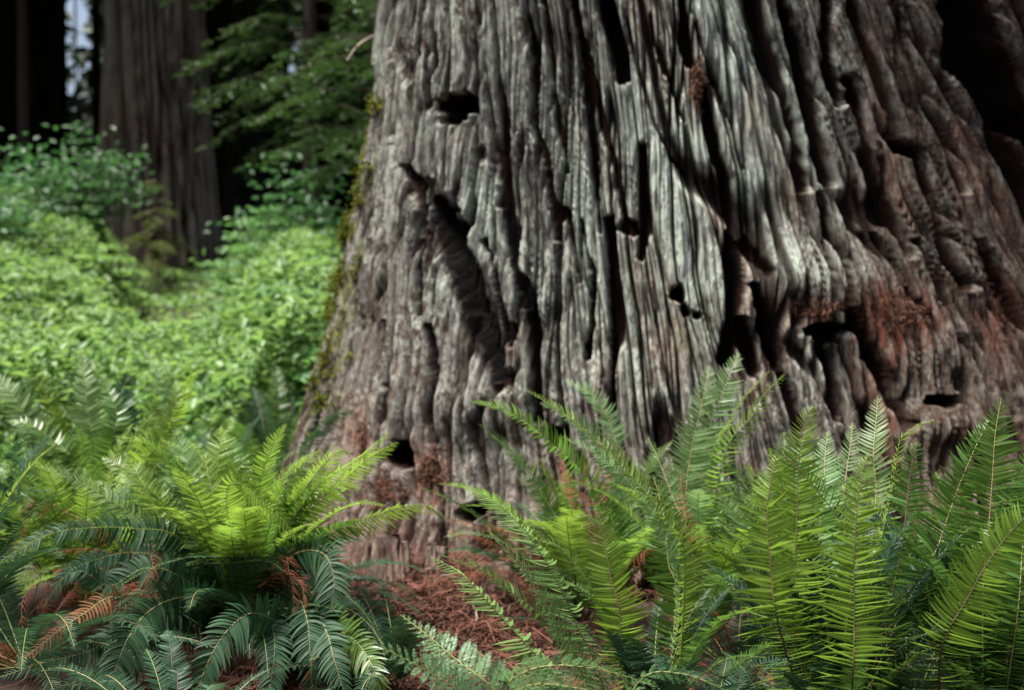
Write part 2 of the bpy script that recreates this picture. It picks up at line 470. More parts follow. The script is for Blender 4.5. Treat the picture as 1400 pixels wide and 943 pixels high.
def build_trunk():
    thf = np.r_[np.linspace(R(-104), R(72), 1300), np.linspace(R(72), R(112), 90)[1:]]
    thb = np.linspace(R(112), R(248), 60)[1:-1]
    th = np.r_[thf, thb]
    z = np.r_[np.linspace(-.2, 3.45, 760), 3.45 + (np.linspace(0, 1, 60)[1:] ** 1.5) * 12]
    nt_, nz_ = len(th), len(z)
    TH, Z = np.meshgrid(th, z)
    nf = len(thf)
    xs = np.array([380, 480, 520, 560, 680, 800, 960, 1080, 1200, 1500, 1900.])
    sl_ = np.array([-.14, -.12, -.10, -.06, .05, .12, .20, .28, .37, .42, .42])

    def surface(TH):
        thw = np.where(TH > np.pi, TH - 2 * np.pi, TH)
        r = trunk_R(thw, Z) + np.where(Z > 3.45, -(Z - 3.45) * .035, 0)
        base = np.stack([XC + r * np.sin(TH), YC - r * np.cos(TH), Z], -1)
        px, py, _ = project(base)
        return thw, r, px, py

    thw, r, px, py = surface(TH)
    # the grain fans out with the furrows: s is constant along a fibre
    x0 = px.copy()
    for _k in range(14):
        x0 = .5 * x0 + .5 * (px - np.interp(x0, xs, sl_) * np.clip(py, -900, 760))
    row = int(np.argmin(np.abs(z - 3.05)))
    vis = (thw[row] > R(-74)) & (thw[row] < R(66))
    pv, tv = px[row][vis], thw[row][vis]
    th0 = np.interp(x0, pv, tv) - np.maximum(0, pv[0] - x0) * .004 + np.maximum(0, x0 - pv[-1]) * .002
    wg = sstep(R(-80), R(-38), thw) * sstep(R(92), R(62), thw) * sstep(6.5, 3.6, Z)
    s = (th0 * wg + thw * (1 - wg)) * 2.1
    # lay the mesh columns along the fibres
    tgt = thf * 2.1
    for k in range(nz_):
        q = np.maximum.accumulate(s[k, :nf]) + np.arange(nf) * 1e-7
        TH[k, :nf] = np.interp(tgt, q, thf)
    thw, r, px, py = surface(TH)
    s = np.broadcast_to(np.r_[tgt, th[nf:] * 2.1], TH.shape).copy()
    s[:, nf:] = thw[:, nf:] * 2.1
    # grain coordinate, wandering
    w = s + .13 * noise(s * 1.1, Z * .45, 11) + .045 * noise(s * 3.5, Z * 1.3, 12) + .006 * noise(s * 11, Z * 2.4, 13)
    low = np.exp(-np.maximum(Z, 0) / .75)          # lumpier bark towards the ground
    f1 = np.abs(noise(w * 2.7, Z * .26, 21)); f2 = np.abs(noise(w * 7.0 + 9, Z * .55, 22)); f3 = np.abs(noise(w * 15 + 4, Z * .8, 23))
    g1 = 1 - sstep(.015, .095, f1); g2 = 1 - sstep(.015, .10, f2); g3 = 1 - sstep(.02, .14, f3)
    dsp = -.105 * g1 - .060 * g2 - .028 * g3
    fur = 1.0 * g1 + .9 * g2 + .6 * g3
    b, val = cells(w * 5.2, Z * .24 + .2 * noise(s * 3, Z * .8, 31), 33)
    e1 = 1 - sstep(.01, .07, b)
    dsp += .026 * (val - .5) - .040 * e1
    fur += .8 * e1
    b2, val2 = cells(w * 15, Z * .55 + .3 * noise(s * 7, Z * 1.6, 35), 37)
    e2 = 1 - sstep(.01, .12, b2)
    dsp += .012 * (val2 - .5) - .013 * e2
    fur += .35 * e2
    b3, val3 = cells(w * 30 + Z * .6, Z * 1.0 + .4 * noise(s * 12, Z * 3, 39), 38)
    dsp += .008 * (val3 - .5)
    f4 = np.abs(noise(w * 36, Z * 1.5, 41)); g4 = 1 - sstep(.0, .22, f4)
    fib = 1 + .8 * sstep(900, 1150, px)
    dsp += -.015 * fib * g4 - .018 * (fib - .6) * (1 - sstep(0, .25, np.abs(noise(w * 17 + 2, Z * .6, 45)))) - .012 * (1 - sstep(0, .3, np.abs(noise(w * 27 + 7, Z * .9, 44)))) + .008 * noise(w * 62 + Z * .8, Z * 1.9, 42) + .004 * noise(w * 95 + Z * 3, Z * 4 - w * 14, 43)
    fur += .25 * g4
    dsp += low * (.045 * fbm(s * 3.2 + Z * 1.4, Z * 3.0 - s * 1.3, 51, 4) + .02 * noise(s * 12 + Z * 6, Z * 10 - s * 6, 55)) + (.05 + low) * .018 * fbm(s * 15 + Z * 4 + .6 * noise(s * 7, Z * 6, 59), Z * 5.5 - s * 8 + .8 * noise(s * 6 + 3, Z * 5, 60), 56, 3) + (.05 + low) * .002 * fbm(s * 40 - Z * 21 + noise(s * 9, Z * 9, 58), Z * 29 + s * 27, 57, 2)
    dsp += .03 * noise(s * .8, Z * .35, 61)
    # burl-like bulge low on the right side, foot of the trunk
    for (cx, cy, rx, ry, a) in ((1110, 385, 100, 55, .10), (1050, 410, 40, 50, .05), (1250, 470, 80, 60, .05), (640, 560, 70, 40, .07), (560, 560, 50, 60, .05), (1290, 580, 50, 30, .08), (535, 770, 38, 50, .16)):
        dsp += a * np.exp(-((px - cx) / rx) ** 2 - ((py - cy) / ry) ** 2)
    # furrows and holes read off the photograph
    jx = px + 6.0 * noise(s * 6, Z * .55, 71) + 3.0 * noise(s * 22, Z * .8, 72) + 1.4 * noise(s * 50, Z * 1.6, 74)
    jy = py + 6.0 * noise(s * 8, Z * 1.2, 73)
    front = (np.abs(thw) < R(112)) & (Z < 3.6)
    X0 = jx[front]; Y0 = jy[front]
    dep = np.zeros(X0.shape); rim = np.zeros(X0.shape)
    for pl, hw, d in FUR:
        dist = np.full(X0.shape, 1e9); tt = np.zeros(X0.shape)
        n = len(pl) - 1
        for k in range(n):
            a = np.array(pl[k], float); c = np.array(pl[k + 1], float); ab = c - a
            t = np.clip(((X0 - a[0]) * ab[0] + (Y0 - a[1]) * ab[1]) / (ab @ ab), 0, 1)
            dd = np.hypot(X0 - a[0] - t * ab[0], Y0 - a[1] - t * ab[1])
            upd = dd < dist
            tt = np.where(upd, (k + t) / n, tt); dist = np.where(upd, dd, dist)
        ww = hw * 1.15 * (.55 + .45 * np.sin(np.pi * np.clip(tt, .06, .94)) ** .5) * (1 + .3 * noise(X0 / 60, Y0 / 95, 77))
        dep = np.maximum(dep, d * 1.15 * (1 - sstep(.55 * ww, 1.05 * ww, dist)))
        rim = np.maximum(rim, np.exp(-((dist - 1.5 * ww) / (.6 * ww + 2)) ** 2) * d)
    for cx, cy, rx, ry, d in HOLES:
        q = np.hypot((X0 - cx) / rx, (Y0 - cy) / ry) * (1 + .26 * noise(X0 / 12 + cx, Y0 / 14, 78) + .12 * noise(X0 / 4, Y0 / 9, 79))
        dep = np.maximum(dep, d * (1 - sstep(.62, 1.15, q)))
    D = np.zeros(r.shape); D[front] = dep
    RM = np.zeros(r.shape); RM[front] = rim
    dsp = dsp * (1 - .55 * sstep(.03, .12, D)) - D + .03 * RM
    r2 = r + dsp
    v = np.stack([XC + r2 * np.sin(TH), YC - r2 * np.cos(TH), Z], -1)
    # material masks
    inner_shade = np.clip(sstep(.02, .07, D) * 1.0 + .9 * sstep(.30, .95, fur), 0, 1)  # follows furrow depth: inner bark colour with painted shade

    def blob(cx, cy, rx, ry): return np.exp(-((px - cx) / rx) ** 2 - ((py - cy) / ry) ** 2)
    streak = np.clip(.5 + .55 * noise(w * 26, Z * 1.1, 91) + .6 * noise(w * 55, Z * 2.4, 92) + .3 * noise(w * 60 + Z * 9, Z * 14 - w * 20, 96) + .3 * noise(w * 9, Z * .6, 93), 0, 1)
    char_shade = sstep(.11, .17, D)  # shade painted near-black into every deep furrow and hole
    char_shade = np.maximum(char_shade, sstep(.022, .045, D) * np.clip(.9 + .6 * noise(w * 22, Z * 2.0, 94) + .6 * sstep(.06, .10, D), 0, 1) * (np.hypot((px - 635) / 80, (py - 390) / 150) < 1))
    dry = sstep(1100, 1250, px) * .75 + .55 * sstep(640, 500, px) * np.clip(.6 + .8 * noise(s * 4, Z * 1.2, 95), 0, 1) + .9 * np.exp(-np.maximum(Z, 0) / .7)
    pale = .20 + 1.3 * blob(1035, 150, 80, 180) + .8 * blob(950, 230, 60, 120) + .55 * blob(1000, 20, 60, 90) + .55 * blob(640, 250, 45, 90) + .5 * blob(900, 440, 90, 90) + .35 * blob(800, 330, 120, 120) + .8 * blob(1075, 360, 13, 35) + .3 * blob(640, 540, 80, 60) + .5 * blob(515, 70, 15, 70) + .35 * blob(760, 150, 120, 120)
    pale = pale * (.75 + .7 * noise(s * 3, Z * 1.6, 81)) + .25 * (val - .5)
    pale = np.clip(pale * (1 - .6 * np.exp(-np.maximum(Z, 0) / .5)) * (1 - .35 * sstep(600, 500, px)) * (1 - .8 * sstep(1130, 1260, px)), 0, 1)
    rust = .9 * blob(955, 115, 16, 45) + .9 * blob(1235, 430, 55, 40) + .6 * blob(1110, 425, 45, 22) + .8 * blob(490, 595, 22, 40) + .9 * blob(590, 640, 24, 40) + .6 * blob(1380, 430, 30, 60) + .5 * blob(1100, 270, 18, 30) + .5 * blob(690, 470, 22, 30)
    rust += .55 * sstep(.12, .5, noise(s * 4, Z * 1.2, 83)) * sstep(560, 1000, px) * .7 + .5 * np.exp(-np.maximum(Z, 0) / .35)
    moss = sstep(0, 1, blob(490, 180, 24, 90) + blob(465, 330, 28, 110) + blob(440, 520, 24, 90)) * sstep(-.1, .25, noise(s * 9, Z * 4, 85)) + .5 * blob(945, 480, 30, 40) * sstep(.0, .3, noise(s * 12, Z * 8, 86)) + .7 * blob(640, 740, 50, 30) * sstep(.0, .3, noise(s * 12, Z * 8, 87))
    i = np.arange(nz_ - 1)[:, None] * nt_; j = np.arange(nt_)[None]
    f = np.stack([i + j, i + (j + 1) % nt_, i + nt_ + (j + 1) % nt_, i + nt_ + j], -1).reshape(-1, 4)
    org = np.array([XC, YC, 0])
    me = mk_mesh('trunk', (v - org).reshape(-1, 3), f, {'inner_shade': inner_shade.ravel(), 'pale': pale.ravel(), 'rust': np.clip(rust, 0, 1).ravel(), 'moss': np.clip(moss, 0, 1).ravel(), 'char_shade': char_shade.ravel(), 'streak': streak.ravel(), 'dry': np.clip(dry, 0, 1).ravel()}, [M['bark']], True)
    return me, v, px, py, front, thw


giant = thing('redwood_tree', (XC, YC, 0), 'giant redwood with deeply furrowed grey bark flaring behind the ferns', 'tree')
tme, TV, TPX, TPY, TFR, TTH = build_trunk()
trunk_o = link('trunk', tme, giant)
ORG = np.array([XC, YC, 0])


_ok = TFR & (np.abs(TTH) < R(95)) & (np.add.outer(np.arange(TFR.shape[0]), np.arange(TFR.shape[1])) % 5 == 0)
SPX, SPY, STH, SV = TPX[_ok], TPY[_ok], TTH[_ok], TV[_ok]


def trunk_point(px, py):
    k = np.argmin((SPX - px) ** 2 + (SPY - py) ** 2)
    th = STH[k]
    return SV[k], np.array([math.sin(th), -math.cos(th), 0.15])


# moss tufts along the left edge
sp = Soup()
for k in range(800):
    t = rng.random()
    py = 130 + t * 470
    px = np.interp(py, [130, 300, 500, 600], [505, 470, 432, 415]) + abs(rng.normal()) * 11
    if noise(px / 14, py / 26, 90) < .02: continue
    p, n = trunk_point(px, py)
    m_ = 16
    pos = p + rng.normal(size=(m_, 3)) * .022 + n * .012
    v, f = leaves_data(pos, n + rng.normal(size=(m_, 3)) * .8, .034, .016, rng)
    sp.add(v - ORG, f, np.repeat(rng.random(m_), 6))
link('moss', sp.mesh('moss', [M['moss']]), giant)

# dead twig at the left edge
p0 = P(500, 56, 7.3); p1 = P(474, 84, 7.1)
sp = Soup()
v, f = tube_data(curve([p0 + [.1, 0, .05], p0, (p0 + p1) / 2 + [0, 0, .02], p1], 12)[0], np.linspace(.014, .006, 12)); sp.add(v - ORG, f)
v, f = tube_data(curve([(p0 + p1) / 2 + [0, 0, .02], P(484, 60, 7.05)], 6)[0], np.linspace(.007, .003, 6)); sp.add(v - ORG, f)
link('dead_twig', sp.mesh('dead_twig', [M['twig']]), giant)


def small_trunk(name, x, y, r0, h, mat, flare=.35, seed=0, nt_=220, nz_=160, lean=0.0, amp=.07, parent=None, dome=False):
    th = np.linspace(-np.pi, np.pi, nt_, endpoint=False); zz = np.linspace(0, 1, nz_) ** 1.5 * h - .2
    TH, Z = np.meshgrid(th, zz)
    r = r0 * (1 - .45 * np.clip(Z, 0, h) / max(h, 8)) * (1 + flare * np.exp(-np.maximum(Z, 0) / (1.6 * r0 + .15)))
    if dome: r = r * np.sqrt(np.clip(1 - (np.maximum(Z, 0) / (h - .2)) ** 3, 0, 1)) * (1 + .25 * np.sin(TH * 2 + 1) + .15 * np.sin(TH * 3))
    # 3-fold periodic sampling keeps the seam closed
    a = np.abs(noise(np.cos(TH) * 3.4 + Z * .16 + seed, np.sin(TH) * 3.4 + Z * .27, seed + 1))
    b = np.abs(noise(np.cos(TH) * 8 + Z * .3, np.sin(TH) * 8 + Z * .5, seed + 2))
    c = noise(np.cos(TH) * 17 + Z * .2, np.sin(TH) * 17 + Z * .45, seed + 3)
    d = -np.exp(-(a / .13) ** 2) * 1.2 - .8 * np.exp(-(b / .14) ** 2) + .25 * c
    r = r + (d * amp * min(1, r0) + .06 * r0 * np.sin(TH * 4 + seed)) * (np.clip(r / r0, 0, 1) if dome else 1)
    v = np.stack([r * np.sin(TH) + lean * Z, -r * np.cos(TH), Z], -1)
    inner_shade = np.clip(.8 * np.exp(-(a / .12) ** 2) + .6 * np.exp(-(b / .12) ** 2), 0, 1)
    pale = np.clip(.35 + .6 * noise(TH * 2, Z * .6, seed + 5) - .5 * sstep(0, 1, np.sin(TH)), 0, 1)  # lit left side painted in: paleness drops off to the right
    i = np.arange(nz_ - 1)[:, None] * nt_; j = np.arange(nt_)[None]
    f = np.stack([i + j, i + (j + 1) % nt_, i + nt_ + (j + 1) % nt_, i + nt_ + j], -1).reshape(-1, 4)
    z_ = np.zeros(v.shape[:2]).ravel()
    me = mk_mesh(name, v.reshape(-1, 3), f, {'inner_shade': inner_shade.ravel(), 'pale': pale.ravel(), 'rust': z_, 'moss': z_, 'streak': np.clip(.5 + .5 * c, 0, 1).ravel()}, [mat], True)
    return link(name, me, parent)


# slab of fallen bark standing in the litter at the foot
def bark_slab(px, py, Y, wdt, hgt, thk, rz, tilt, label, seed):
    p = P(px, py, Y)
    nu, nv = 90, 110
    U, V = np.meshgrid(np.linspace(0, 2 * np.pi, nu, endpoint=False), np.linspace(0, 1, nv))
    cu, su = np.cos(U), np.sin(U)
    sx = np.sign(cu) * np.abs(cu) ** .6 * wdt / 2; sy = np.sign(su) * np.abs(su) ** .6 * thk / 2
    top = 1 - .30 * np.abs(noise(sx * 14, sx * 0 + seed, seed)) - .10 * noise(sx * 40, sx * 0, seed + 1)
    cl = np.where(V > .97, .02, 1.0) * (1 - .25 * V)
    q = 1 + .22 * noise(sx * 38 + sy * 20, V * 1.6 + seed, seed + 2) + .10 * noise(sx * 90, V * 5, seed + 3) - .30 * (1 - sstep(0, .14, np.abs(noise(sx * 26 + 3, V * .9, seed + 4))))
    v = np.stack([sx * cl * (1 + .1 * (q - 1)), sy * cl * q, V * hgt * top - .06], -1)
    i_ = np.arange(nv - 1)[:, None] * nu; j_ = np.arange(nu)[None]
    f = np.stack([i_ + j_, i_ + (j_ + 1) % nu, i_ + nu + (j_ + 1) % nu, i_ + nu + j_], -1).reshape(-1, 4)
    z_ = np.zeros(nu * nv); fr = (1 - sstep(0, .2, np.abs(noise(sx * 26 + 3, V * .9, seed + 4)))).ravel()
    o = link('bark_piece', mk_mesh('bark_piece', v.reshape(-1, 3), f, {'inner_shade': .7 * fr, 'pale': z_ + .1, 'rust': z_ + .35, 'moss': z_, 'dry': z_ + .8, 'char_shade': z_, 'streak': z_ + .5}, [M['bark']], True), None, (p[0], Y, float(ground_z(p[0], Y)) + .02))
    o.rotation_euler = (R(tilt), 0, R(rz))
    tag(o, label, 'bark', 'slabs of bark at the trunk foot')


bark_slab(530, 800, 5.05, .26, .44, .14, 8, -20, 'upright ridged slab of brown bark leaning on the trunk foot behind the red litter', 5)
bark_slab(585, 800, 5.1, .14, .36, .10, -20, -20, 'narrow piece of bark standing right of the larger upright slab', 9)
bark_slab(690, 800, 4.9, .22, .30, .12, 25, -30, 'broken bark piece tilted against the trunk under the mossy hollows', 14)

# ------------------------------------------------------------------ redwoods of the background
def crown_mesh():
    r = np.random.default_rng(5)
    n = 5200
    d = norm(r.normal(size=(n, 3))); rad = r.random(n) ** .45
    clump = norm(r.normal(size=(70, 3))) * (r.random((70, 1)) ** .4)
    pos = clump[r.integers(0, 70, n)] * .9 + d * rad[:, None] * .22
    pos = pos * np.array([4.6, 4.6, 8.5])
    v, f = leaves_data(pos, np.c_[r.normal(size=(n, 2)) * .5, np.ones(n)], r.uniform(.7, 1.3, n), r.uniform(.4, .7, n), r)
    return mk_mesh('crown', v, f, {'tint': np.repeat(r.random(n), 6)}, [M['canopy']])


CROWN = crown_mesh()
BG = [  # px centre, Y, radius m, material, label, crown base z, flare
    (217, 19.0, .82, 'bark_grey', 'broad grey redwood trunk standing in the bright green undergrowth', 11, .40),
    (318, 20.3, .54, 'bark_shaded', 'dark shaded redwood trunk pressed against the right of the broad grey one', 12, .30),
    (30, 24.0, .85, 'bark_shaded', 'wide dark redwood trunk at the far left edge behind the shrub', 13, .15),
    (89, 30.0, .11, 'bark_shaded', 'slim black trunk just left of the bright sky gap', 15, .1),
    (134, 31.0, .11, 'bark_shaded', 'slim black trunk just right of the bright sky gap', 15, .1),
    (107, 46.0, .06, 'bark_shaded', 'thinnest far trunk crossing the bright sky gap', 17, .1),
    (365, 27.0, .62, 'bark_shaded', 'dark trunk in deep shade behind the conifer sprays', 12, .1),
    (452, 30.0, .75, 'bark_shaded', 'black trunk half hidden behind the bright leafy shrub beside the giant redwood', 13, .1),
    (-120, 22.0, .9, 'bark_shaded', 'dark redwood trunk outside the left of the view', 10, .1),
]
for i, (px, Y, r0, mt, lab, cz, fl) in enumerate(BG):
    p = P(px, 400, Y); gz = float(ground_z(p[0], Y))
    t = thing('redwood_tree', (p[0], Y, gz), lab, 'tree', 'redwoods in the background')
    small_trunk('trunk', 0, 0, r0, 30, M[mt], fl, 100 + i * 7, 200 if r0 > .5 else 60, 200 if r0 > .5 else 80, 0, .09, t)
    c = link('crown', CROWN, t, (0, 0, cz + 8.5)); c.rotation_euler.z = i * 1.3
    c.scale = (1.15, 1.15, 1.1) if r0 > .5 else (.55, .55, .8)

# far wood: one leafy mass with a gap for the sky, plus unseen leaves added to block light
r = np.random.default_rng(15)
n = 26000
px = r.uniform(-500, 900, n); Y = r.uniform(34, 60, n); py = r.uniform(-160, 400, n)
gap = sstep(90, 96, px) * sstep(134, 129, px) * (py < 200)
keep = r.random(n) > gap * np.clip(1.28 - py / 170, 0, 1)
px, Y, py = px[keep], Y[keep], py[keep]
cl = noise(px / 40, py / 40, 5) > -.45
px, Y, py = px[cl], Y[cl], py[cl]
pos = np.stack([(px - 700) / FPX * Y, Y, 1.3 - (py - 430) / FPX * Y], -1)
a = r.uniform(R(65), R(385), 9000); a = a + R(0)
rad = r.uniform(15, 24, 9000); hh = r.uniform(-.2, 11, 9000) * (.75 + .3 * noise(a * 4, a * 0, 8))
sky_block = np.stack([np.sin(a) * rad, np.cos(a) * rad, hh], -1)  # unseen foliage added around the viewpoint to block low sky light
sky_block = sky_block[(np.hypot(sky_block[:, 0] - XC, sky_block[:, 1] - YC) > 6) & ~((sky_block[:, 1] > 3) & (np.abs(sky_block[:, 0]) < sky_block[:, 1] * .62 + 3))]
shade_canopy = np.stack([r.uniform(-26, 7, 7000), r.uniform(16.5, 36, 7000), r.uniform(0, 5, 7000)], -1)  # unseen leaf layer added overhead to darken the background
shade_canopy[:, 2] += 2.0 + .345 * shade_canopy[:, 1]
sky_block = np.vstack([sky_block, shade_canopy[~((np.abs(shade_canopy[:, 0] / shade_canopy[:, 1] + .38) < .03) & (shade_canopy[:, 1] > 26))]])
pos = np.vstack([pos, sky_block])
v, f = leaves_data(pos, np.c_[r.normal(size=(len(pos), 2)) * .6, np.full(len(pos), .8)] + np.array([0, -.6, 0]), r.uniform(.5, 1.3, len(pos)) * np.where(np.arange(len(pos)) >= len(pos) - len(sky_block), 1.7, 1), r.uniform(.3, .6, len(pos)) * np.where(np.arange(len(pos)) >= len(pos) - len(sky_block), 2.2, 1), r)
tag(link('far_forest_and_sky_block', mk_mesh('far_forest_and_sky_block', v, f, {'tint': np.repeat(r.random(len(pos)), 6)}, [M['canopy']])), 'dark mass of far forest foliage behind the trunks, with added unseen foliage that blocks sky light', 'forest', kind='stuff')


# ------------------------------------------------------------------ conifers with flat drooping sprays
def conifer(px, Y, h, zlow, rmax, nb, label, seed, mat='needle', trunk_r=.1, leaf=(.11, .03), name='hemlock_tree', group='young conifers', az=None):
    r = np.random.default_rng(seed)
    p = P(px, 400, Y); gz = float(ground_z(p[0], Y))
    t = thing(name, (p[0], Y, gz), label, 'tree', group)
    sp = Soup()
    v, f = tube_data(np.stack([np.zeros(14), np.zeros(14), np.linspace(-.1, h, 14)], 1), np.linspace(trunk_r, trunk_r * .25, 14), 8)
    sp.add(v, f)
    fo = Soup()
    for k in range(nb):
        z = zlow + (h - zlow) * (k / nb) + r.normal() * .1
        L = rmax * (1 - .75 * (z - zlow) / (h - zlow)) * r.uniform(.7, 1.15)
        a = k * 2.4 + r.normal() * .4
        if az is not None: a = az[0] + (az[1] - az[0]) * r.random()
        d = np.array([math.cos(a), math.sin(a), 0]); s = np.array([-d[1], d[0], 0])
        q = np.linspace(0, 1, 10)[:, None]
        br = np.array([0, 0, z]) + d * L * q + np.array([0, 0, 1]) * (L * (.18 * q - .50 * q ** 2))
        v, f = tube_data(br, np.linspace(.022, .004, 10), 4); sp.add(v, f)
        ns = int(max(8, 17 * L / rmax))
        for j in range(ns):
            u = .15 + .85 * (j + r.random() * .6) / ns
            b0 = np.array([np.interp(u, q[:, 0], br[:, c]) for c in range(3)])
            side = 1 if j % 2 else -1
            ln = L * .36 * (1.1 - u * .7) * r.uniform(.7, 1.2)
            ax = norm(s * side + d * .8 + np.array([0, 0, -.30 + r.normal() * .15]))
            m_ = int(np.clip(ln / leaf[0] * 5, 6, 26))
            w = r.random(m_)
            pos = b0 + ax * (w[:, None] * ln) + np.cross(ax, [0, 0, 1.0]) * (r.normal(size=(m_, 1)) * .035) - np.array([0, 0, 1.]) * (w[:, None] ** 2 * ln * .25)
            v, f = leaves_data(pos, np.array([0, 0, 1.]) + r.normal(size=(m_, 3)) * .35, r.uniform(.7, 1.3, m_) * leaf[0], leaf[1], r)
            fo.add(v, f, np.repeat(np.clip(.2 + .5 * w + .3 * r.random(m_), 0, 1), 6))
    link('trunk', sp.mesh('trunk', [M['bark_stem']]), t)
    link('foliage', fo.mesh('foliage', [mat if not isinstance(mat, str) else M[mat]]), t)
    return t


M['bark_stem'] = stem_mat('conifer_stem', (.03, .02, .014), (.07, .05, .035), .9)
conifer(425, 16.0, 11, 2.1, 2.1, 105, 'young conifer with dark drooping green sprays left of the giant trunk', 3, trunk_r=.12)
conifer(520, 13.0, 9, 2.1, 1.5, 80, 'young conifer with lighter sprays brushing the top edge of the giant trunk', 8, trunk_r=.09)
conifer(35, 19.5, 13, 5.0, 2.2, 60, 'conifer with dim sprays hanging over the far left dark trunk', 9, trunk_r=.12)
conifer(215, 15.8, 1.35, .25, .62, 26, 'small yellowish conifer sapling at the foot of the broad grey trunk', 12, mat='sapling', trunk_r=.015, leaf=(.06, .016), name='conifer_sapling', group='conifer saplings')


# ------------------------------------------------------------------ shrubs
def shrub(px, Y, rx, ry, zlo, zhi, n, size, label, seed, mat='shrub', group='leafy shrubs in the undergrowth'):
    r = np.random.default_rng(seed)
    p = P(px, 400, Y); gz = float(ground_z(p[0], Y))
    t = thing('shrub', (p[0], Y, gz), label, 'shrub', group)
    st = Soup(); fo = Soup()
    nst = 26
    for k in range(nst):
        a = r.random() * 6.283; rr = r.random() ** .5
        tip = np.array([math.cos(a) * rr * rx, math.sin(a) * rr * ry, zlo + (zhi - zlo) * (1 - .55 * rr ** 2) * r.uniform(.55, 1.05)])
        c, L = curve([(tip * .08) * [1, 1, 0], tip * [.45, .45, .6], tip], 12)
        v, f = tube_data(c, np.linspace(.012, .003, 12), 4); st.add(v, f)
        m_ = n // nst
        w = .3 + .75 * r.random(m_) ** .7
        base = np.stack([np.interp(w, np.linspace(0, 1, 12), c[:, q]) for q in range(3)], 1)
        off = r.normal(size=(m_, 3)) * np.array([.16, .16, .05]) * (zhi / 1.8)
        layer = np.round((base[:, 2] + off[:, 2]) / .16) * .16
        pos = base + off; pos[:, 2] = .45 * pos[:, 2] + .55 * layer
        pos[:, 2] = np.maximum(pos[:, 2], .05)
        v, f = leaves_data(pos, np.array([0, -.25, 1.]) + r.normal(size=(m_, 3)) * .35, r.uniform(.7, 1.25, m_) * size, r.uniform(.55, .75, m_) * size, r)
        fo.add(v, f, np.repeat(r.random(m_), 6))
    link('stem', st.mesh('stem', [M['stem_brown']]), t)
    link('foliage', fo.mesh('foliage', [M[mat]]), t)


shrub(55, 14.5, 1.35, .8, .3, 2.25, 3000, .10, 'tall dark green leafy shrub at the left edge in front of the wide dark trunk', 21)
shrub(-60, 13.0, 1.2, .8, .3, 2.3, 1800, .10, 'leafy shrub cut off by the left edge of the view', 22)
shrub(400, 14.0, .62, .6, .3, 2.05, 1700, .10, 'bright leafy shrub between the dark trunk and the left side of the giant redwood', 23)
shrub(455, 12.0, .6, .5, .2, 1.5, 1300, .085, 'low bright leafy shrub touching the mossy left edge of the giant trunk', 24)

for px_, Y_, rx, h, n_, lab in [
    (410, 9.6, .5, 1.25, 2000, 'low leafy bush against the mossy edge of the giant trunk above the dark fern'),
    (375, 12.2, .6, 1.0, 2000, 'rounded pale green bush in front of the dark shaded trunk'),
    (60, 11.0, .85, .95, 2200, 'wide pale bush at the left edge below the tall dark green shrub'),
    (175, 9.2, .6, .6, 1500, 'low pale bush in the middle of the ground cover at left'),
    (270, 9.8, .5, .62, 1300, 'small pale bush in the ground cover straight below the two background trunks'),
    (372, 13.0, .7, 1.5, 2000, 'tall mid green bush climbing beside the dark trunk towards the giant redwood'),
    (440, 8.6, .35, 1.1, 1200, 'narrow leafy bush squeezed against the left flank of the giant trunk'),
    (95, 13.2, .8, 1.0, 1700, 'pale bush left of the broad grey trunk under the tall shrub'),
    (-10, 9.6, .7, 1.15, 1700, 'taller pale bush cut by the left edge halfway up the picture'),
    (110, 7.6, .45, .75, 1000, 'small pale bush right behind the bright upright fern'),
    (20, 8.2, .55, .8, 1300, 'pale bush at the left edge just above the bright upright fern'),
]:
    shrub(px_, Y_, rx, rx * .8, .15, h, n_, .085, lab, int(px_ + Y_ * 10), mat='bush' if px_ > 300 else 'cover', group='low bushes in the ground cover')

# low leafy cover
r = np.random.default_rng(31)
n = 120000
Y = 6.3 + 13.5 * r.random(n) ** .85
px = r.uniform(-260, 620, n)
x = (px - 700) / FPX * Y
inside = np.hypot(x - XC, Y - YC) > 2.75
x, Y, px = x[inside], Y[inside], px[inside]
gz = ground_z(x, Y)
def domes(x, y, seed):
    x0 = np.floor(x); y0 = np.floor(y); best = np.zeros(x.shape)
    for a_ in (-1, 0, 1):
        for b_ in (-1, 0, 1):
            cx = x0 + a_; cy = y0 + b_
            d2 = (cx + _hash(cx, cy, seed) - x) ** 2 + (cy + _hash(cx, cy, seed + 5) - y) ** 2
            best = np.maximum(best, (.45 + .55 * _hash(cx, cy, seed + 9)) * np.sqrt(np.maximum(0, 1 - d2 / .85)))
    return best


hump = .12 + .80 * domes(x / 1.9, Y / 2.1, 41) + .34 * domes(x / .55, Y / .6, 43) + .22 * fbm(x * .55, Y * .45, 41, 3)
hump = hump + .30 * np.exp(-((px - 425) / 60) ** 2) + .12 * np.exp(-((px - 20) / 110) ** 2)
hump = hump * (1 - .90 * np.exp(-((px - 235) / 95) ** 4) * sstep(8.5, 12.5, Y))
hump = hump * sstep(6.2, 7.6, Y + .6 * noise(x * 2, Y, 46))
hump = np.maximum(hump, .05)
thin = r.random(len(x)) < sstep(.12, .5, hump) * .8 + .2
x, Y, px, gz, hump = x[thin], Y[thin], px[thin], gz[thin], hump[thin]
zz = gz + hump * (1 - .8 * r.random(len(x)) ** 2.0)
pos = np.stack([x, Y, zz], -1) + r.normal(size=(len(x), 3)) * .02
big = np.where((noise(x * 1.3, Y * 1.1, 49) > .12) & (r.random(len(x)) < .6), 1.5, .85)
tone = np.clip(.5 + .55 * fbm(x * .6, Y * .5, 48, 2) + .25 * r.normal(size=len(x)), 0, 1)
v, f = leaves_data(pos, np.array([0, -.3, 1.]) + r.normal(size=(len(x), 3)) * .45, r.uniform(.045, .11, len(x)) * big, r.uniform(.028, .065, len(x)) * big, r)
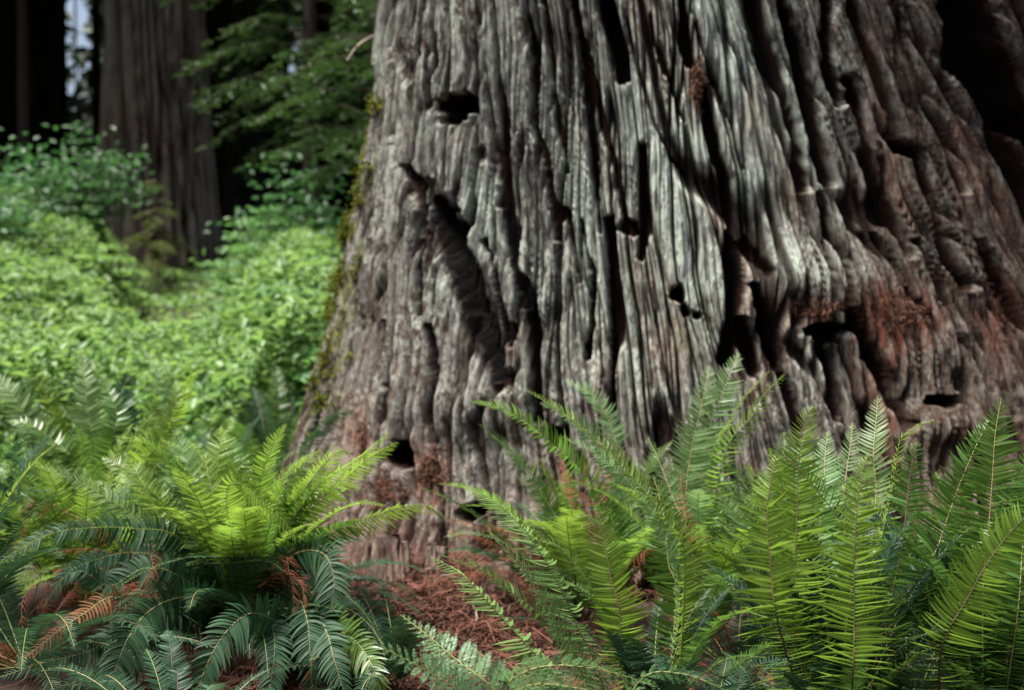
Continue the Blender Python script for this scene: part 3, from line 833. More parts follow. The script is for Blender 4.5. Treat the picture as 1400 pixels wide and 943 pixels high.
tag(link('undergrowth', mk_mesh('undergrowth', v, f, {'tint': np.repeat(tone, 6)}, [M['cover']])), 'bright green low leafy ground cover spreading left of the giant trunk', 'undergrowth', kind='stuff')


# ------------------------------------------------------------------ fern fronds
def blade(ctrl, W, pairs, r, roll=None, az=None, stipe=.12, phi=7, twist=25, lift=.2, droop=.15, fold=.18, shape=1.0, wratio=.068, kind='sword', miss=.02, curl=0.0, nseg=5, cap=.56):
    """one frond: rachis through ctrl, two rows of pinnae. returns blade arrays, stem arrays"""
    if kind != 'lady': pairs = int(pairs * 1.75)
    C, L = curve(ctrl, 60)
    T = norm(np.gradient(C, axis=0))
    u = np.linspace(0, 1, 60)
    if az is None:
        V = norm(C - CAM)
        S = norm(np.cross(T, V)); Nn = norm(np.cross(S, T))
        Nn = np.where((Nn * V).sum(1, keepdims=True) > 0, -Nn, Nn)
        ro = np.interp(u, [0, 1], [R(roll[0]), R(roll[1])])[:, None]
        S, Nn = S * np.cos(ro) + Nn * np.sin(ro), -S * np.sin(ro) + Nn * np.cos(ro)
    else:
        S = np.broadcast_to(np.array([-math.sin(az), math.cos(az), 0.0]), T.shape)
        S = norm(S - (S * T).sum(1, keepdims=True) * T)
        Nn = np.cross(S, T); Nn = np.where(np.sum(Nn, axis=1, keepdims=True) * 0 + (np.cross(S, T)[:, 2:3] + 1e-6) > 0, Nn, -Nn)
    vb = np.linspace(0.0, 1.0, pairs) ** .96
    tpos = stipe + (1 - stipe) * vb
    prof = (1 - .52 * np.exp(-vb * 9)) * (1 - vb ** (3.6 * shape)) ** .8 + .03
    if kind == 'lady':
        prof = (.35 + .65 * np.sin(np.pi * np.clip(vb * .8 + .2, 0, 1)) ** .9) * (1 - vb) ** .55 + .02
    per = lambda A: np.stack([np.interp(tpos, u, A[:, k]) for k in range(3)], 1)
    c0, t0, s0, n0 = per(C), norm(per(T)), norm(per(S)), norm(per(Nn))
    c0 = np.concatenate([c0, c0 + t0 * (L / pairs * .5)]); t0 = np.concatenate([t0, t0]); s0 = np.concatenate([s0, -s0]); n0 = np.concatenate([n0, n0])
    vb2 = np.concatenate([vb, vb]); prof = np.concatenate([prof, prof]); side = np.r_[np.ones(pairs), -np.ones(pairs)]
    m_ = len(vb2)
    ph = R(phi) + R(34) * vb2 ** 3 + r.normal(size=m_) * R(3.5)
    ln = W * prof * r.uniform(.80, 1.08, m_)
    lf = lift + r.normal(size=m_) * .07
    a = norm(s0 * np.cos(ph)[:, None] + t0 * np.sin(ph)[:, None] + n0 * lf[:, None])
    w = norm(t0 - (t0 * a).sum(1, keepdims=True) * a); nn = np.cross(a, w)
    nn = np.where((nn * n0).sum(1, keepdims=True) < 0, -nn, nn)
    tw = (R(twist) * (1.25 - .6 * vb2) + r.normal(size=m_) * R(13))[:, None]
    w, nn = w * np.cos(tw) + nn * np.sin(tw), nn * np.cos(tw) - w * np.sin(tw)
    keep = r.random(m_) > miss
    if kind != 'lady' and r.random() < .45:          # a torn stretch on one side
        c_ = r.random(); h_ = r.uniform(.02, .07); sd_ = 1 if r.random() < .5 else -1
        sel = (np.abs(vb2 - c_) < h_) & (side == sd_)
        ln = np.where(sel, ln * r.uniform(.2, .7, m_), ln); keep &= ~(sel & (r.random(m_) < .4))
    c0, t0, a, w, nn, ln, vb2 = c0[keep], t0[keep], a[keep], w[keep], nn[keep], ln[keep], vb2[keep]
    m_ = len(ln)
    tint_p = np.clip(.45 + .25 * r.normal(size=m_) * .6 + .25 * (vb2 - .4), 0, 1)
    if kind != 'lady':
        sg = np.linspace(0, 1, nseg + 1)
        wd = np.array([np.interp(q, [0, .12, .3, .6, .85, 1], [.55, 1, .92, .72, .40, .03]) for q in sg])
        pw = np.minimum(ln * wratio, L / pairs * cap)
        pw = np.maximum(pw, np.minimum(ln * .5, .0022))
        dr = droop * (1 + .4 * r.normal(size=m_))
        cc = curl * (1 + .5 * r.normal(size=m_))
        axisp = c0[:, None] + a[:, None] * (ln[:, None] * sg)[..., None] + t0[:, None] * (.26 * ln[:, None] * sg ** 2)[..., None] - np.array([0, 0, 1.]) * (dr[:, None] * ln[:, None] * sg ** 2)[..., None] - nn[:, None] * (cc[:, None] * ln[:, None] * sg ** 2)[..., None]
        k3 = np.array([-1, 0, 1.])
        off = (w[:, None, None] * (pw[:, None] * wd)[..., None, None] * k3[None, None, :, None]) + nn[:, None, None] * ((pw[:, None] * wd)[..., None, None] * fold * np.abs(k3)[None, None, :, None])
        v = axisp[:, :, None] + off
        i = np.arange(m_)[:, None, None] * (nseg + 1) * 3 + np.arange(nseg)[None, :, None] * 3 + np.arange(2)[None, None]
        f = np.stack([i, i + 1, i + 4, i + 3], -1).reshape(-1, 4)
        tint = np.repeat(tint_p, (nseg + 1) * 3)
        v = v.reshape(-1, 3)
    else:
        npl = 13
        q = (np.arange(npl) + .5) / npl
        pl = ln[:, None] * .30 * (1 - q[None] ** 1.5 * .85) * np.minimum(1, .6 + 2 * q)[None]
        b0 = c0[:, None] + a[:, None] * (ln[:, None] * q)[..., None] - np.array([0, 0, 1.]) * (droop * ln[:, None] * q ** 2)[..., None]
        vs = []; fs = []; cnt = 0
        for sd in (1, -1):
            d = norm(w * sd + a * .75)[:, None] + np.zeros_like(b0)
            e = norm(np.cross(np.broadcast_to(nn[:, None], d.shape), d))
            hw = np.minimum(pl * .22, (ln[:, None] / npl) * .52)[..., None]
            p = pl[..., None]
            quad = np.stack([b0, b0 + d * p * .35 + e * hw, b0 + d * p, b0 + d * p * .35 - e * hw], 2)
            quad = quad + r.normal(size=quad.shape) * .0008
            vs.append(quad.reshape(-1, 3)); k = m_ * npl
            fs.append(np.arange(k * 4).reshape(-1, 4) + cnt); cnt += k * 4
        v = np.vstack(vs); f = np.vstack(fs)
        tint = np.tile(np.repeat(tint_p, npl * 4), 2)
    return v, f, tint, C, L


def add_frond(parent, ctrl, W, pairs, mat, r, stem='stem_green', label=None, rr=.0026, detail=True, **kw):
    org = np.array(parent.location)
    v, f, tint, C, L = blade(ctrl, W, pairs, r, **kw)
    o = link('frond', mk_mesh('frond', v - org, f, {'tint': tint}, [M[mat]]), parent)
    if label: o['label'] = label
    sv, sf = tube_data(C - org, np.linspace(rr, rr * .3, len(C)), 5)
    link('stem', mk_mesh('stem', sv, sf, {}, [M[stem]], True), o)
    return o


def arc(base, az, e0, bend, L, p=2.3, n=9, wob=0):
    q = np.linspace(0, 1, n); e = e0 - bend * q ** p
    azs = az + wob * q
    st = L / (n - 1)
    d = np.stack([np.cos(e) * np.cos(azs), np.cos(e) * np.sin(azs), np.sin(e)], 1) * st
    return np.vstack([base, base + np.cumsum((d[:-1] + d[1:]) / 2, 0)])


def fern(px, Y, label, group='sword ferns around the giant redwood', dz=.05):
    x = (px - 700) / FPX * Y
    return thing('sword_fern', (x, Y, float(ground_z(x, Y)) + dz), label, 'fern', group)


def fill(t, n, r, L=(.7, 1.0), e=(55, 85), bend=(35, 80), mats=('fresh', 'mid', 'mid'), azr=(0, 360), W=.075, pairs=40, spread=.05, stems=('stem_green', 'stem_brown', 'stem_tan'), twist=25, **kw):
    b = np.array(t.location)
    for k in range(n):
        az = R(azr[0] + (azr[1] - azr[0]) * ((k + r.random() * .9) / n))
        l = r.uniform(*L)
        c = arc(b + np.array([math.cos(az), math.sin(az), 0]) * spread * r.random(), az, R(r.uniform(*e)), R(r.uniform(*bend)), l, wob=r.normal() * .2)
        mt = mats[r.integers(len(mats))]
        lab = 'withered brown frond' if mt == 'dead' else None
        dead = mt == 'dead'
        add_frond(t, c, W * l * r.uniform(.85, 1.15) * (.7 if dead else 1), pairs, mt, r, stem='stem_brown' if dead else stems[r.integers(len(stems))], az=az, twist=twist + r.normal() * 8, label=lab,
                  droop=.6 if dead else .15, curl=.5 if dead else 0, miss=.2 if dead else .02, **kw)


def traced(t, pts, W, pairs, mat, r, root=None, **kw):
    """pts run from the base to the tip: (px, py, Y); the frond starts at the clump's base when root is given"""
    up = kw.get('roll') and abs(kw['roll'][0]) <= 30 and pts[-1][1] < pts[0][1] - 60
    n_ = len(pts) - 1                                 # upright fronds recline away from the viewer, their upper face to the sky
    c = [P(q[0], q[1], q[2] + (.24 * (k / n_) ** 1.2 if up else 0)) for k, q in enumerate(pts)]
    if root is not None:
        b = np.array(t.location) + root
        c = [b] + c
    return add_frond(t, c, W, pairs, mat, r, **kw)


r = np.random.default_rng(101)
# --- A: sword fern right of the centre, in focus
A = fern(1150, 3.35, 'tall sword fern with upright backlit fronds right of the centre in the foreground')
Z0 = np.zeros(3)
traced(A, [(1085, 850, 3.32), (1088, 760, 3.34), (1090, 690, 3.35), (1093, 620, 3.35), (1102, 570, 3.33), (1114, 556, 3.30)], .115, 50, 'fresh', r, root=[-.04, 0, 0], stem='stem_brown', rr=.0036, roll=(10, 0), twist=48, lift=.12, stipe=.10)
traced(A, [(1066, 860, 3.2), (1054, 779, 3.18), (1049, 700, 3.17), (1054, 655, 3.15), (1062, 622, 3.12)], .115, 46, 'fresh', r, root=[-.06, 0, 0], stem='stem_brown', rr=.0036, roll=(-12, -8), twist=40, lift=.1, stipe=.1, cap=.52, droop=.3)
traced(A, [(1222, 909, 3.25), (1199, 830, 3.22), (1173, 756, 3.18), (1151, 715, 3.16), (1118, 671, 3.13), (1088, 637, 3.1), (1058, 610, 3.08)], .085, 50, 'mid', r, root=[.06, 0, 0], stem='stem_brown', rr=.0036, roll=(15, 30), twist=45, lift=.15, stipe=.1, cap=.52, droop=.3)
traced(A, [(1166, 927, 3.1), (1168, 853, 3.09), (1168, 760, 3.08), (1172, 693, 3.07), (1181, 640, 3.05), (1188, 622, 3.02)], .115, 48, 'fresh', r, root=[0, -.08, 0], stem='stem_brown', rr=.0036, roll=(-8, 5), twist=44, lift=.12, stipe=.1, cap=.52, droop=.3)
traced(A, [(1205, 860, 3.4), (1222, 801, 3.42), (1235, 734, 3.43), (1242, 667, 3.44), (1249, 620, 3.42), (1255, 605, 3.39)], .118, 46, 'mid', r, root=[.04, .05, 0], stem='stem_brown', rr=.0036, roll=(0, 12), twist=36, lift=.1, stipe=.1, cap=.52, droop=.3)
traced(A, [(1194, 720, 3.8), (1194, 623, 3.85), (1196, 590, 3.86), (1199, 560, 3.85), (1200, 541, 3.82)], .10, 42, 'pale', r, root=[.02, .1, 0], stem='stem_tan', roll=(0, -20), twist=20)
traced(A, [(1150, 720, 3.85), (1158, 640, 3.9), (1164, 600, 3.9), (1165, 578, 3.88)], .085, 36, 'pale', r, root=[0, .1, 0], stem='stem_tan', roll=(10, 10), twist=20)
traced(A, [(1215, 690, 3.6), (1229, 608, 3.6), (1240, 592, 3.6), (1255, 581, 3.6), (1277, 574, 3.58)], .07, 36, 'fresh', r, root=[.02, .1, 0], roll=(60, 60), twist=10)
traced(A, [(1120, 760, 3.7), (1126, 680, 3.7), (1128, 620, 3.72), (1132, 590, 3.7)], .095, 40, 'pale', r, root=[0, .08, 0], stem='stem_tan', roll=(0, 0), twist=25)
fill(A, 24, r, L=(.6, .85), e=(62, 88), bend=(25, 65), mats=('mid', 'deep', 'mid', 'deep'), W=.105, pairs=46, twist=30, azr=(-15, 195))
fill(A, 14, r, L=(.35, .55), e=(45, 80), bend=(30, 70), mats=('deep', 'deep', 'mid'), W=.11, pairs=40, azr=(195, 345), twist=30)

# --- H: sword fern cut by the right edge
H = fern(1355, 3.3, 'tall sword fern with pale straw stems cut off by the right edge')
traced(H, [(1268, 800, 3.38), (1283, 745, 3.36), (1307, 675, 3.33), (1335, 608, 3.3), (1352, 575, 3.28)], .125, 48, 'mid', r, root=[-.08, .05, 0], stem='stem_tan', roll=(0, 10), twist=48, lift=.1, stipe=.1, cap=.52, droop=.3)
traced(H, [(1344, 816, 3.3), (1352, 716, 3.28), (1357, 649, 3.26), (1361, 590, 3.24), (1369, 545, 3.2)], .14, 56, 'mid', r, root=[0, .02, 0], stem='stem_tan', roll=(0, -5), twist=50, lift=.1, stipe=.1, cap=.52, droop=.3)
traced(H, [(1285, 898, 3.15), (1326, 812, 3.1), (1359, 756, 3.06), (1400, 708, 3.02), (1450, 675, 3.0)], .095, 46, 'fresh', r, root=[-.12, 0, 0], stem='stem_brown', rr=.0036, roll=(5, 10), twist=44, cap=.56)
traced(H, [(1390, 850, 3.2), (1398, 750, 3.2), (1408, 660, 3.18), (1425, 600, 3.16)], .118, 46, 'mid', r, root=[.03, 0, 0], stem='stem_tan', roll=(0, 5), twist=40)
fill(H, 18, r, L=(.6, .85), e=(62, 88), bend=(25, 65), mats=('mid', 'deep', 'mid', 'deep'), W=.11, pairs=46, twist=40, azr=(-15, 195))
fill(H, 12, r, L=(.35, .55), e=(45, 80), bend=(30, 70), mats=('deep', 'deep', 'mid'), W=.11, pairs=40, azr=(195, 345), twist=30)

# --- C: fern in the middle foreground with long arching fronds towards the left
C_ = fern(900, 3.55, 'sword fern with long narrow fronds arching left across the brown litter')
traced(C_, [(936, 764, 3.5), (914, 716, 3.5), (881, 671, 3.5), (847, 634, 3.5), (810, 595, 3.5), (757, 556, 3.5), (718, 533, 3.5)], .085, 58, 'fresh', r, root=[.06, 0, 0], stem='stem_green', roll=(55, 66), twist=15, lift=.35, stipe=.1)
traced(C_, [(810, 898, 3.4), (788, 853, 3.38), (762, 794, 3.35), (732, 745, 3.32), (710, 716, 3.3), (673, 682, 3.28), (635, 666, 3.26)], .105, 50, 'pale', r, root=[-.12, -.05, 0], stem='stem_green', roll=(-50, -66), cap=.66, twist=20, lift=.25, stipe=.08)
traced(C_, [(770, 935, 3.2), (732, 894, 3.17), (691, 849, 3.14), (658, 812, 3.12), (628, 782, 3.1), (589, 760, 3.08)], .085, 40, 'pale', r, root=[-.15, -.12, 0], stem='stem_tan', roll=(-50, -62), cap=.66, twist=20, lift=.25, wratio=.10)
traced(C_, [(780, 900, 3.5), (754, 860, 3.47), (728, 831, 3.45), (687, 801, 3.42), (650, 775, 3.4), (606, 760, 3.38)], .075, 44, 'mid', r, root=[-.1, 0, 0], stem='stem_brown', rr=.0036, roll=(60, 70), twist=15, lift=.3)
traced(C_, [(852, 900, 3.4), (847, 831, 3.38), (836, 794, 3.37), (829, 753, 3.36), (821, 716, 3.34), (822, 699, 3.31), (832, 694, 3.27)], .09, 42, 'fresh', r, root=[-.04, -.03, 0], stem='stem_brown', rr=.0036, roll=(0, 10), twist=30, lift=.12)
traced(C_, [(830, 850, 3.65), (803, 794, 3.65), (780, 764, 3.65), (762, 745, 3.65), (736, 738, 3.65)], .07, 36, 'mid', r, root=[-.05, .05, 0], roll=(50, 60), twist=20)
traced(C_, [(925, 816, 3.75), (914, 771, 3.76), (910, 719, 3.77), (902, 680, 3.77), (893, 650, 3.75)], .095, 42, 'mid', r, root=[.03, .08, 0], stem='stem_tan', roll=(0, 0), twist=45)
traced(C_, [(950, 800, 4.0), (935, 720, 4.0), (918, 675, 4.0), (903, 635, 4.0), (886, 598, 4.0)], .08, 44, 'pale', r, root=[.05, .12, 0], stem='stem_tan', roll=(20, 20), twist=40)
traced(C_, [(945, 790, 3.85), (938, 720, 3.85), (934, 680, 3.85), (932, 645, 3.8)], .06, 30, 'dead', r, root=[.05, .1, 0], stem='stem_brown', rr=.0036, roll=(0, 0), twist=40, droop=.7, curl=.5, label='withered brown frond')
traced(C_, [(800, 930, 3.3), (765, 870, 3.27), (735, 810, 3.24), (700, 760, 3.2), (668, 728, 3.18)], .09, 44, 'pale', r, root=[-.13, -.08, 0], stem='stem_green', roll=(55, 70), twist=18, lift=.25, cap=.66)
traced(C_, [(930, 800, 3.7), (900, 720, 3.7), (860, 660, 3.7), (815, 620, 3.7), (770, 598, 3.7)], .09, 50, 'pale', r, root=[.04, .05, 0], stem='stem_green', roll=(55, 66), twist=15, lift=.3, cap=.66)
fill(C_, 18, r, L=(.45, .7), e=(45, 82), bend=(35, 80), mats=('mid', 'deep', 'deep'), W=.09, pairs=38, twist=30)
fill(C_, 22, r, L=(.4, .7), e=(15, 50), bend=(50, 100), mats=('dead', 'deep', 'deep'), W=.09, pairs=32)

# --- I: ferns against the trunk behind
I_ = fern(965, 4.5, 'light green sword fern standing close against the trunk, behind the foreground ferns')
traced(I_, [(958, 680, 4.45), (969, 590, 4.45), (991, 530, 4.43), (1003, 500, 4.41), (1009, 484, 4.38)], .12, 44, 'pale', r, root=Z0, stem='stem_tan', roll=(0, 0), twist=15)
traced(I_, [(940, 700, 4.4), (943, 627, 4.4), (958, 560, 4.38), (966, 520, 4.36), (969, 500, 4.34)], .115, 42, 'pale', r, root=Z0, stem='stem_tan', roll=(0, 0), twist=18)
traced(I_, [(985, 640, 4.3), (1029, 567, 4.25), (1043, 541, 4.23), (1062, 522, 4.2), (1073, 511, 4.17)], .075, 34, 'fresh', r, root=Z0, roll=(30, 30), twist=15)
traced(I_, [(970, 640, 4.45), (1000, 570, 4.42), (1020, 538, 4.4), (1052, 507, 4.38)], .06, 36, 'fresh', r, root=Z0, roll=(75, 80), twist=10)
fill(I_, 30, r, L=(.55, .85), e=(50, 85), bend=(30, 75), mats=('pale', 'mid', 'fresh'), W=.11, pairs=38, twist=22)

K_ = fern(800, 4.7, 'sword fern with feathery fronds leaning left in front of the trunk base')
traced(K_, [(850, 760, 4.6), (815, 670, 4.55), (783, 631, 4.5), (757, 608, 4.48), (727, 582, 4.45), (690, 560, 4.42), (645, 549, 4.4)], .105, 50, 'fresh', r, root=[.08, 0, 0], roll=(50, 60), twist=15, lift=.3)
traced(K_, [(860, 740, 4.65), (840, 650, 4.6), (815, 605, 4.58), (780, 570, 4.55), (740, 552, 4.52)], .10, 46, 'pale', r, root=[.08, 0, 0], roll=(40, 50), twist=15, lift=.2)
traced(K_, [(850, 700, 4.8), (845, 620, 4.8), (830, 570, 4.8), (805, 535, 4.78), (775, 520, 4.76)], .10, 44, 'pale', r, root=[.06, 0, 0], roll=(30, 40), twist=15, lift=.2)
traced(K_, [(790, 760, 4.6), (750, 690, 4.6), (715, 640, 4.58), (680, 600, 4.55), (655, 580, 4.5)], .075, 40, 'mid', r, root=[0, 0, 0], roll=(40, 60), twist=15)
fill(K_, 32, r, L=(.55, .9), e=(48, 82), bend=(30, 75), mats=('pale', 'mid', 'fresh', 'dead'), W=.10, pairs=38)
fill(K_, 16, r, L=(.5, .8), e=(35, 75), bend=(40, 80), mats=('dead', 'old'), azr=(120, 240), W=.08, pairs=32)

Q_ = fern(1090, 4.3, 'sword fern filling the gap between the trunk and the tall backlit fern')
fill(Q_, 34, r, L=(.6, .88), e=(58, 86), bend=(25, 65), mats=('pale', 'fresh', 'mid'), W=.105, pairs=40, twist=22)
Q2 = fern(1250, 4.25, 'small sword fern under the dark right hand bark near the trunk foot')
fill(Q2, 18, r, L=(.45, .7), e=(50, 84), bend=(25, 65), mats=('mid', 'pale', 'old'), W=.10, pairs=36, twist=22)
Q3 = fern(1400, 4.2, 'sword fern rising behind the straw stemmed fern at the right edge')
fill(Q3, 18, r, L=(.5, .8), e=(50, 84), bend=(25, 65), mats=('mid', 'pale', 'old'), W=.10, pairs=36, twist=22)

# --- B: big fern at the left
B = fern(330, 4.35, 'large sword fern with fresh tops over dark drooping old fronds at left', dz=.16)
for pts, W, roll, mt, tw in [
    ([(200, 720, 4.2), (130, 671, 4.15), (93, 652, 4.1), (56, 638, 4.08)], .10, (45, 60), 'pale', 15),
    ([(270, 690, 4.25), (223, 626, 4.2), (193, 604, 4.2), (160, 597, 4.2)], .10, (55, 75), 'fresh', 12),
    ([(290, 760, 4.2), (282, 716, 4.18), (267, 678, 4.16), (256, 638, 4.15), (246, 605, 4.13), (240, 586, 4.1)], .105, (0, 10), 'pale', 15),
    ([(300, 720, 4.4), (297, 650, 4.4), (301, 608, 4.4), (308, 590, 4.38), (319, 573, 4.35)], .10, (-15, -15), 'fresh', 15),
    ([(308, 740, 4.2), (308, 704, 4.2), (323, 652, 4.18), (336, 625, 4.15), (346, 612, 4.1)], .10, (10, 10), 'fresh', 18),
    ([(310, 690, 4.1), (323, 660, 4.05), (353, 678, 3.95), (383, 704, 3.92), (405, 736, 3.9)], .09, (40, 30), 'fresh', 12),
    ([(350, 760, 4.25), (371, 704, 4.2), (394, 660, 4.16), (420, 628, 4.13), (440, 615, 4.1)], .10, (30, 40), 'fresh', 12),
    ([(370, 740, 4.3), (412, 675, 4.28), (446, 630, 4.25), (465, 616, 4.22), (480, 618, 4.2)], .095, (35, 45), 'fresh', 12),
    ([(380, 740, 4.3), (425, 690, 4.3), (457, 667, 4.3), (505, 626, 4.3), (542, 604, 4.28)], .10, (45, 55), 'fresh', 12),
    ([(370, 720, 4.45), (440, 660, 4.45), (494, 623, 4.45), (530, 592, 4.45)], .095, (55, 60), 'fresh', 12),
    ([(400, 745, 4.3), (450, 722, 4.3), (498, 710, 4.3), (542, 694, 4.3), (583, 690, 4.25), (610, 708, 4.2)], .10, (62, 62), 'fresh', 5),
    ([(260, 740, 4.3), (215, 680, 4.3), (180, 645, 4.3), (140, 625, 4.3)], .09, (30, 40), 'mid', 15),
    ([(250, 760, 4.25), (215, 700, 4.22), (190, 650, 4.2), (170, 620, 4.15)], .095, (10, 20), 'fresh', 15),
    ([(340, 720, 4.5), (360, 650, 4.5), (372, 610, 4.5), (392, 580, 4.5)], .10, (10, 20), 'mid', 15),
    ([(330, 740, 4.15), (300, 700, 4.1), (285, 650, 4.08), (280, 620, 4.05)], .095, (0, 5), 'fresh', 20),
    ([(400, 760, 4.3), (440, 735, 4.2), (470, 720, 4.15), (500, 722, 4.1)], .10, (40, 40), 'mid', 12),
]:
    traced(B, pts, W, 40, mt, r, root=[0, 0, 0], roll=roll, twist=tw, stem='stem_green' if mt != 'mid' else 'stem_tan', lift=.22, cap=.72)
for pts, W, roll, mt, st in [
    ([(250, 740, 4.2), (180, 722, 4.1), (111, 722, 4.0), (67, 730, 3.95), (22, 753, 3.9), (-10, 775, 3.87)], .075, (30, 30), 'old', 'stem_green'),
    ([(280, 820, 4.1), (238, 818, 3.95), (200, 838, 3.8), (175, 872, 3.7), (156, 920, 3.62), (140, 970, 3.6)], .105, (0, 0), 'old', 'stem_tan'),
    ([(400, 870, 4.0), (375, 848, 3.9), (342, 838, 3.8), (312, 860, 3.72), (286, 901, 3.66), (262, 965, 3.62)], .105, (15, 5), 'old', 'stem_tan'),
    ([(390, 770, 4.2), (420, 752, 4.1), (446, 760, 4.0), (457, 794, 3.95), (453, 831, 3.92), (458, 885, 3.9)], .10, (0, 10), 'old', 'stem_tan'),
    ([(400, 820, 4.1), (418, 840, 3.9), (424, 890, 3.8), (428, 960, 3.75)], .09, (0, 0), 'old', 'stem_tan'),
    ([(420, 830, 4.0), (445, 860, 3.85), (457, 901, 3.75), (475, 960, 3.7)], .10, (0, 0), 'old', 'stem_tan'),
    ([(420, 850, 4.0), (472, 866, 3.85), (498, 890, 3.78), (516, 927, 3.7), (526, 970, 3.68)], .10, (0, 10), 'mid', 'stem_green'),
    ([(250, 790, 4.1), (200, 776, 4.05), (150, 800, 4.0), (110, 780, 3.95), (70, 800, 3.9)], .09, (20, 20), 'old', 'stem_green'),
    ([(275, 779, 4.2), (320, 769, 4.1), (364, 766, 4.05), (388, 780, 4.0)], .06, (25, 25), 'old', 'stem_green'),
    ([(250, 830, 4.0), (180, 860, 3.85), (120, 890, 3.75), (60, 905, 3.65), (0, 925, 3.6)], .09, (30, 30), 'old', 'stem_green'),
    ([(230, 860, 3.9), (180, 900, 3.75), (120, 925, 3.68), (60, 945, 3.6)], .09, (20, 20), 'old', 'stem_green'),
    ([(240, 770, 4.2), (180, 755, 4.15), (130, 765, 4.1), (90, 785, 4.05), (60, 830, 4.0)], .07, (20, 20), 'old', 'stem_green'),
    ([(360, 830, 4.0), (375, 870, 3.85), (372, 920, 3.75), (360, 980, 3.7)], .09, (0, 0), 'old', 'stem_green'),
]:
    traced(B, pts, W, 44, mt, r, root=[0, 0, 0], roll=roll, twist=10, stem=st, lift=.1, droop=.25, wratio=.10, cap=.66)
traced(B, [(235, 800, 4.1), (182, 818, 3.95), (149, 816, 3.85), (115, 838, 3.75), (82, 860, 3.7), (45, 890, 3.65), (22, 909, 3.62)], .062, 40, 'yellow', r, root=Z0, roll=(25, 25), twist=15, stem='stem_tan', lift=.1, droop=.35, wratio=.08, label='yellowing orange frond')
for pts in [([(110, 720, 4.1), (137, 727, 4.1), (178, 756, 4.08), (197, 785, 4.05)]), ([(220, 760, 4.1), (208, 775, 4.0), (198, 805, 3.95), (190, 845, 3.9)]), ([(110, 800, 4.0), (60, 795, 3.9), (33, 815, 3.85), (30, 853, 3.8), (36, 900, 3.78)]),
            ([(385, 765, 4.15), (395, 780, 4.0), (402, 815, 3.95), (400, 850, 3.9)]), ([(370, 790, 4.1), (390, 785, 4.0), (412, 800, 3.95), (418, 830, 3.9)]), ([(430, 850, 4.0), (440, 880, 3.8), (415, 930, 3.75)]),
            ([(340, 870, 3.9), (350, 910, 3.8), (345, 950, 3.75)]), ([(200, 860, 3.9), (210, 900, 3.8), (225, 960, 3.75)]), ([(120, 790, 4.2), (80, 800, 4.1), (40, 840, 4.0)]), ([(70, 690, 4.4), (30, 730, 4.3), (5, 760, 4.2)]), ([(440, 870, 4.0), (455, 910, 3.85), (450, 950, 3.8)])]:
    traced(B, pts, .05, 30, 'dead', r, root=Z0, roll=(20, 40), twist=30, stem='stem_brown', lift=.1, droop=.8, curl=.6, miss=.25, label='withered brown frond')
fill(B, 34, r, L=(.6, .88), e=(55, 88), bend=(30, 75), mats=('fresh', 'mid', 'fresh'), W=.10, pairs=38, twist=18, cap=.66)
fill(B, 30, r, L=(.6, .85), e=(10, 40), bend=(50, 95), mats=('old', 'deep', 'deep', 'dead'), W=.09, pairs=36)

L3 = fern(110, 4.75, 'sword fern with dull green fronds behind the drooping fronds at the far left', dz=.08)
fill(L3, 36, r, L=(.55, .9), e=(52, 88), bend=(30, 75), mats=('fresh', 'mid', 'fresh', 'old'), W=.10, pairs=34, twist=15, cap=.66)
L4 = fern(-70, 4.2, 'sword fern mostly hidden beyond the lower left edge', dz=.08)
fill(L4, 28, r, L=(.55, .9), e=(35, 86), bend=(35, 85), mats=('mid', 'fresh', 'old'), W=.10, pairs=34, twist=15, cap=.66)
L2 = fern(30, 3.9, 'sword fern with dark drooping fronds at the lower left corner', dz=.1)
fill(L2, 34, r, L=(.5, .8), e=(15, 50), bend=(50, 95), mats=('old', 'old', 'dead'), W=.085, pairs=36)

# --- E: fern behind at the far left
E = fern(120, 5.6, 'upright bright sword fern in front of the undergrowth at left')
for pts, W, roll, mt in [
    ([(126, 620, 5.5), (119, 553, 5.48), (117, 523, 5.46), (115, 500, 5.45), (113, 481, 5.43)], .105, (0, 0), 'pale'),
    ([(85, 610, 5.5), (67, 553, 5.5), (48, 515, 5.5), (36, 503, 5.48), (26, 502, 5.46)], .09, (35, 45), 'fresh'),
    ([(60, 610, 5.4), (40, 575, 5.35), (22, 545, 5.3), (5, 525, 5.28), (-15, 510, 5.25)], .12, (10, 20), 'pale'),
    ([(190, 620, 5.4), (200, 590, 5.38), (208, 560, 5.36), (214, 520, 5.33)], .09, (10, 10), 'fresh'),
    ([(200, 630, 5.3), (219, 605, 5.28), (238, 560, 5.25), (242, 535, 5.22), (240, 519, 5.2)], .095, (-5, -5), 'fresh'),
    ([(215, 620, 5.5), (245, 560, 5.5), (255, 525, 5.5), (266, 508, 5.48), (282, 503, 5.46)], .095, (50, 60), 'fresh'),
    ([(230, 570, 6.2), (222, 520, 6.2), (210, 495, 6.2), (196, 478, 6.18)], .09, (25, 25), 'pale'),
    ([(170, 600, 5.7), (165, 550, 5.7), (170, 525, 5.7), (182, 508, 5.68)], .12, (10, 20), 'old'),
    ([(240, 610, 5.3), (282, 570, 5.25), (300, 560, 5.22), (322, 556, 5.2)], .07, (60, 60), 'old'),
    ([(150, 620, 5.4), (160, 570, 5.38), (150, 540, 5.35), (140, 515, 5.3)], .10, (5, 5), 'mid'),
    ([(100, 640, 5.2), (70, 600, 5.15), (40, 580, 5.1), (10, 575, 5.05)], .10, (30, 40), 'mid'),
]:
    traced(E, pts, W, 38, mt, r, root=Z0, roll=roll, twist=14, cap=1.0, wratio=.11, stem='stem_tan' if mt == 'pale' else 'stem_green')
fill(E, 30, r, L=(.6, .95), e=(50, 85), bend=(25, 70), mats=('mid', 'fresh', 'pale', 'mid'), W=.11, pairs=34, twist=15, cap=.9, wratio=.1)
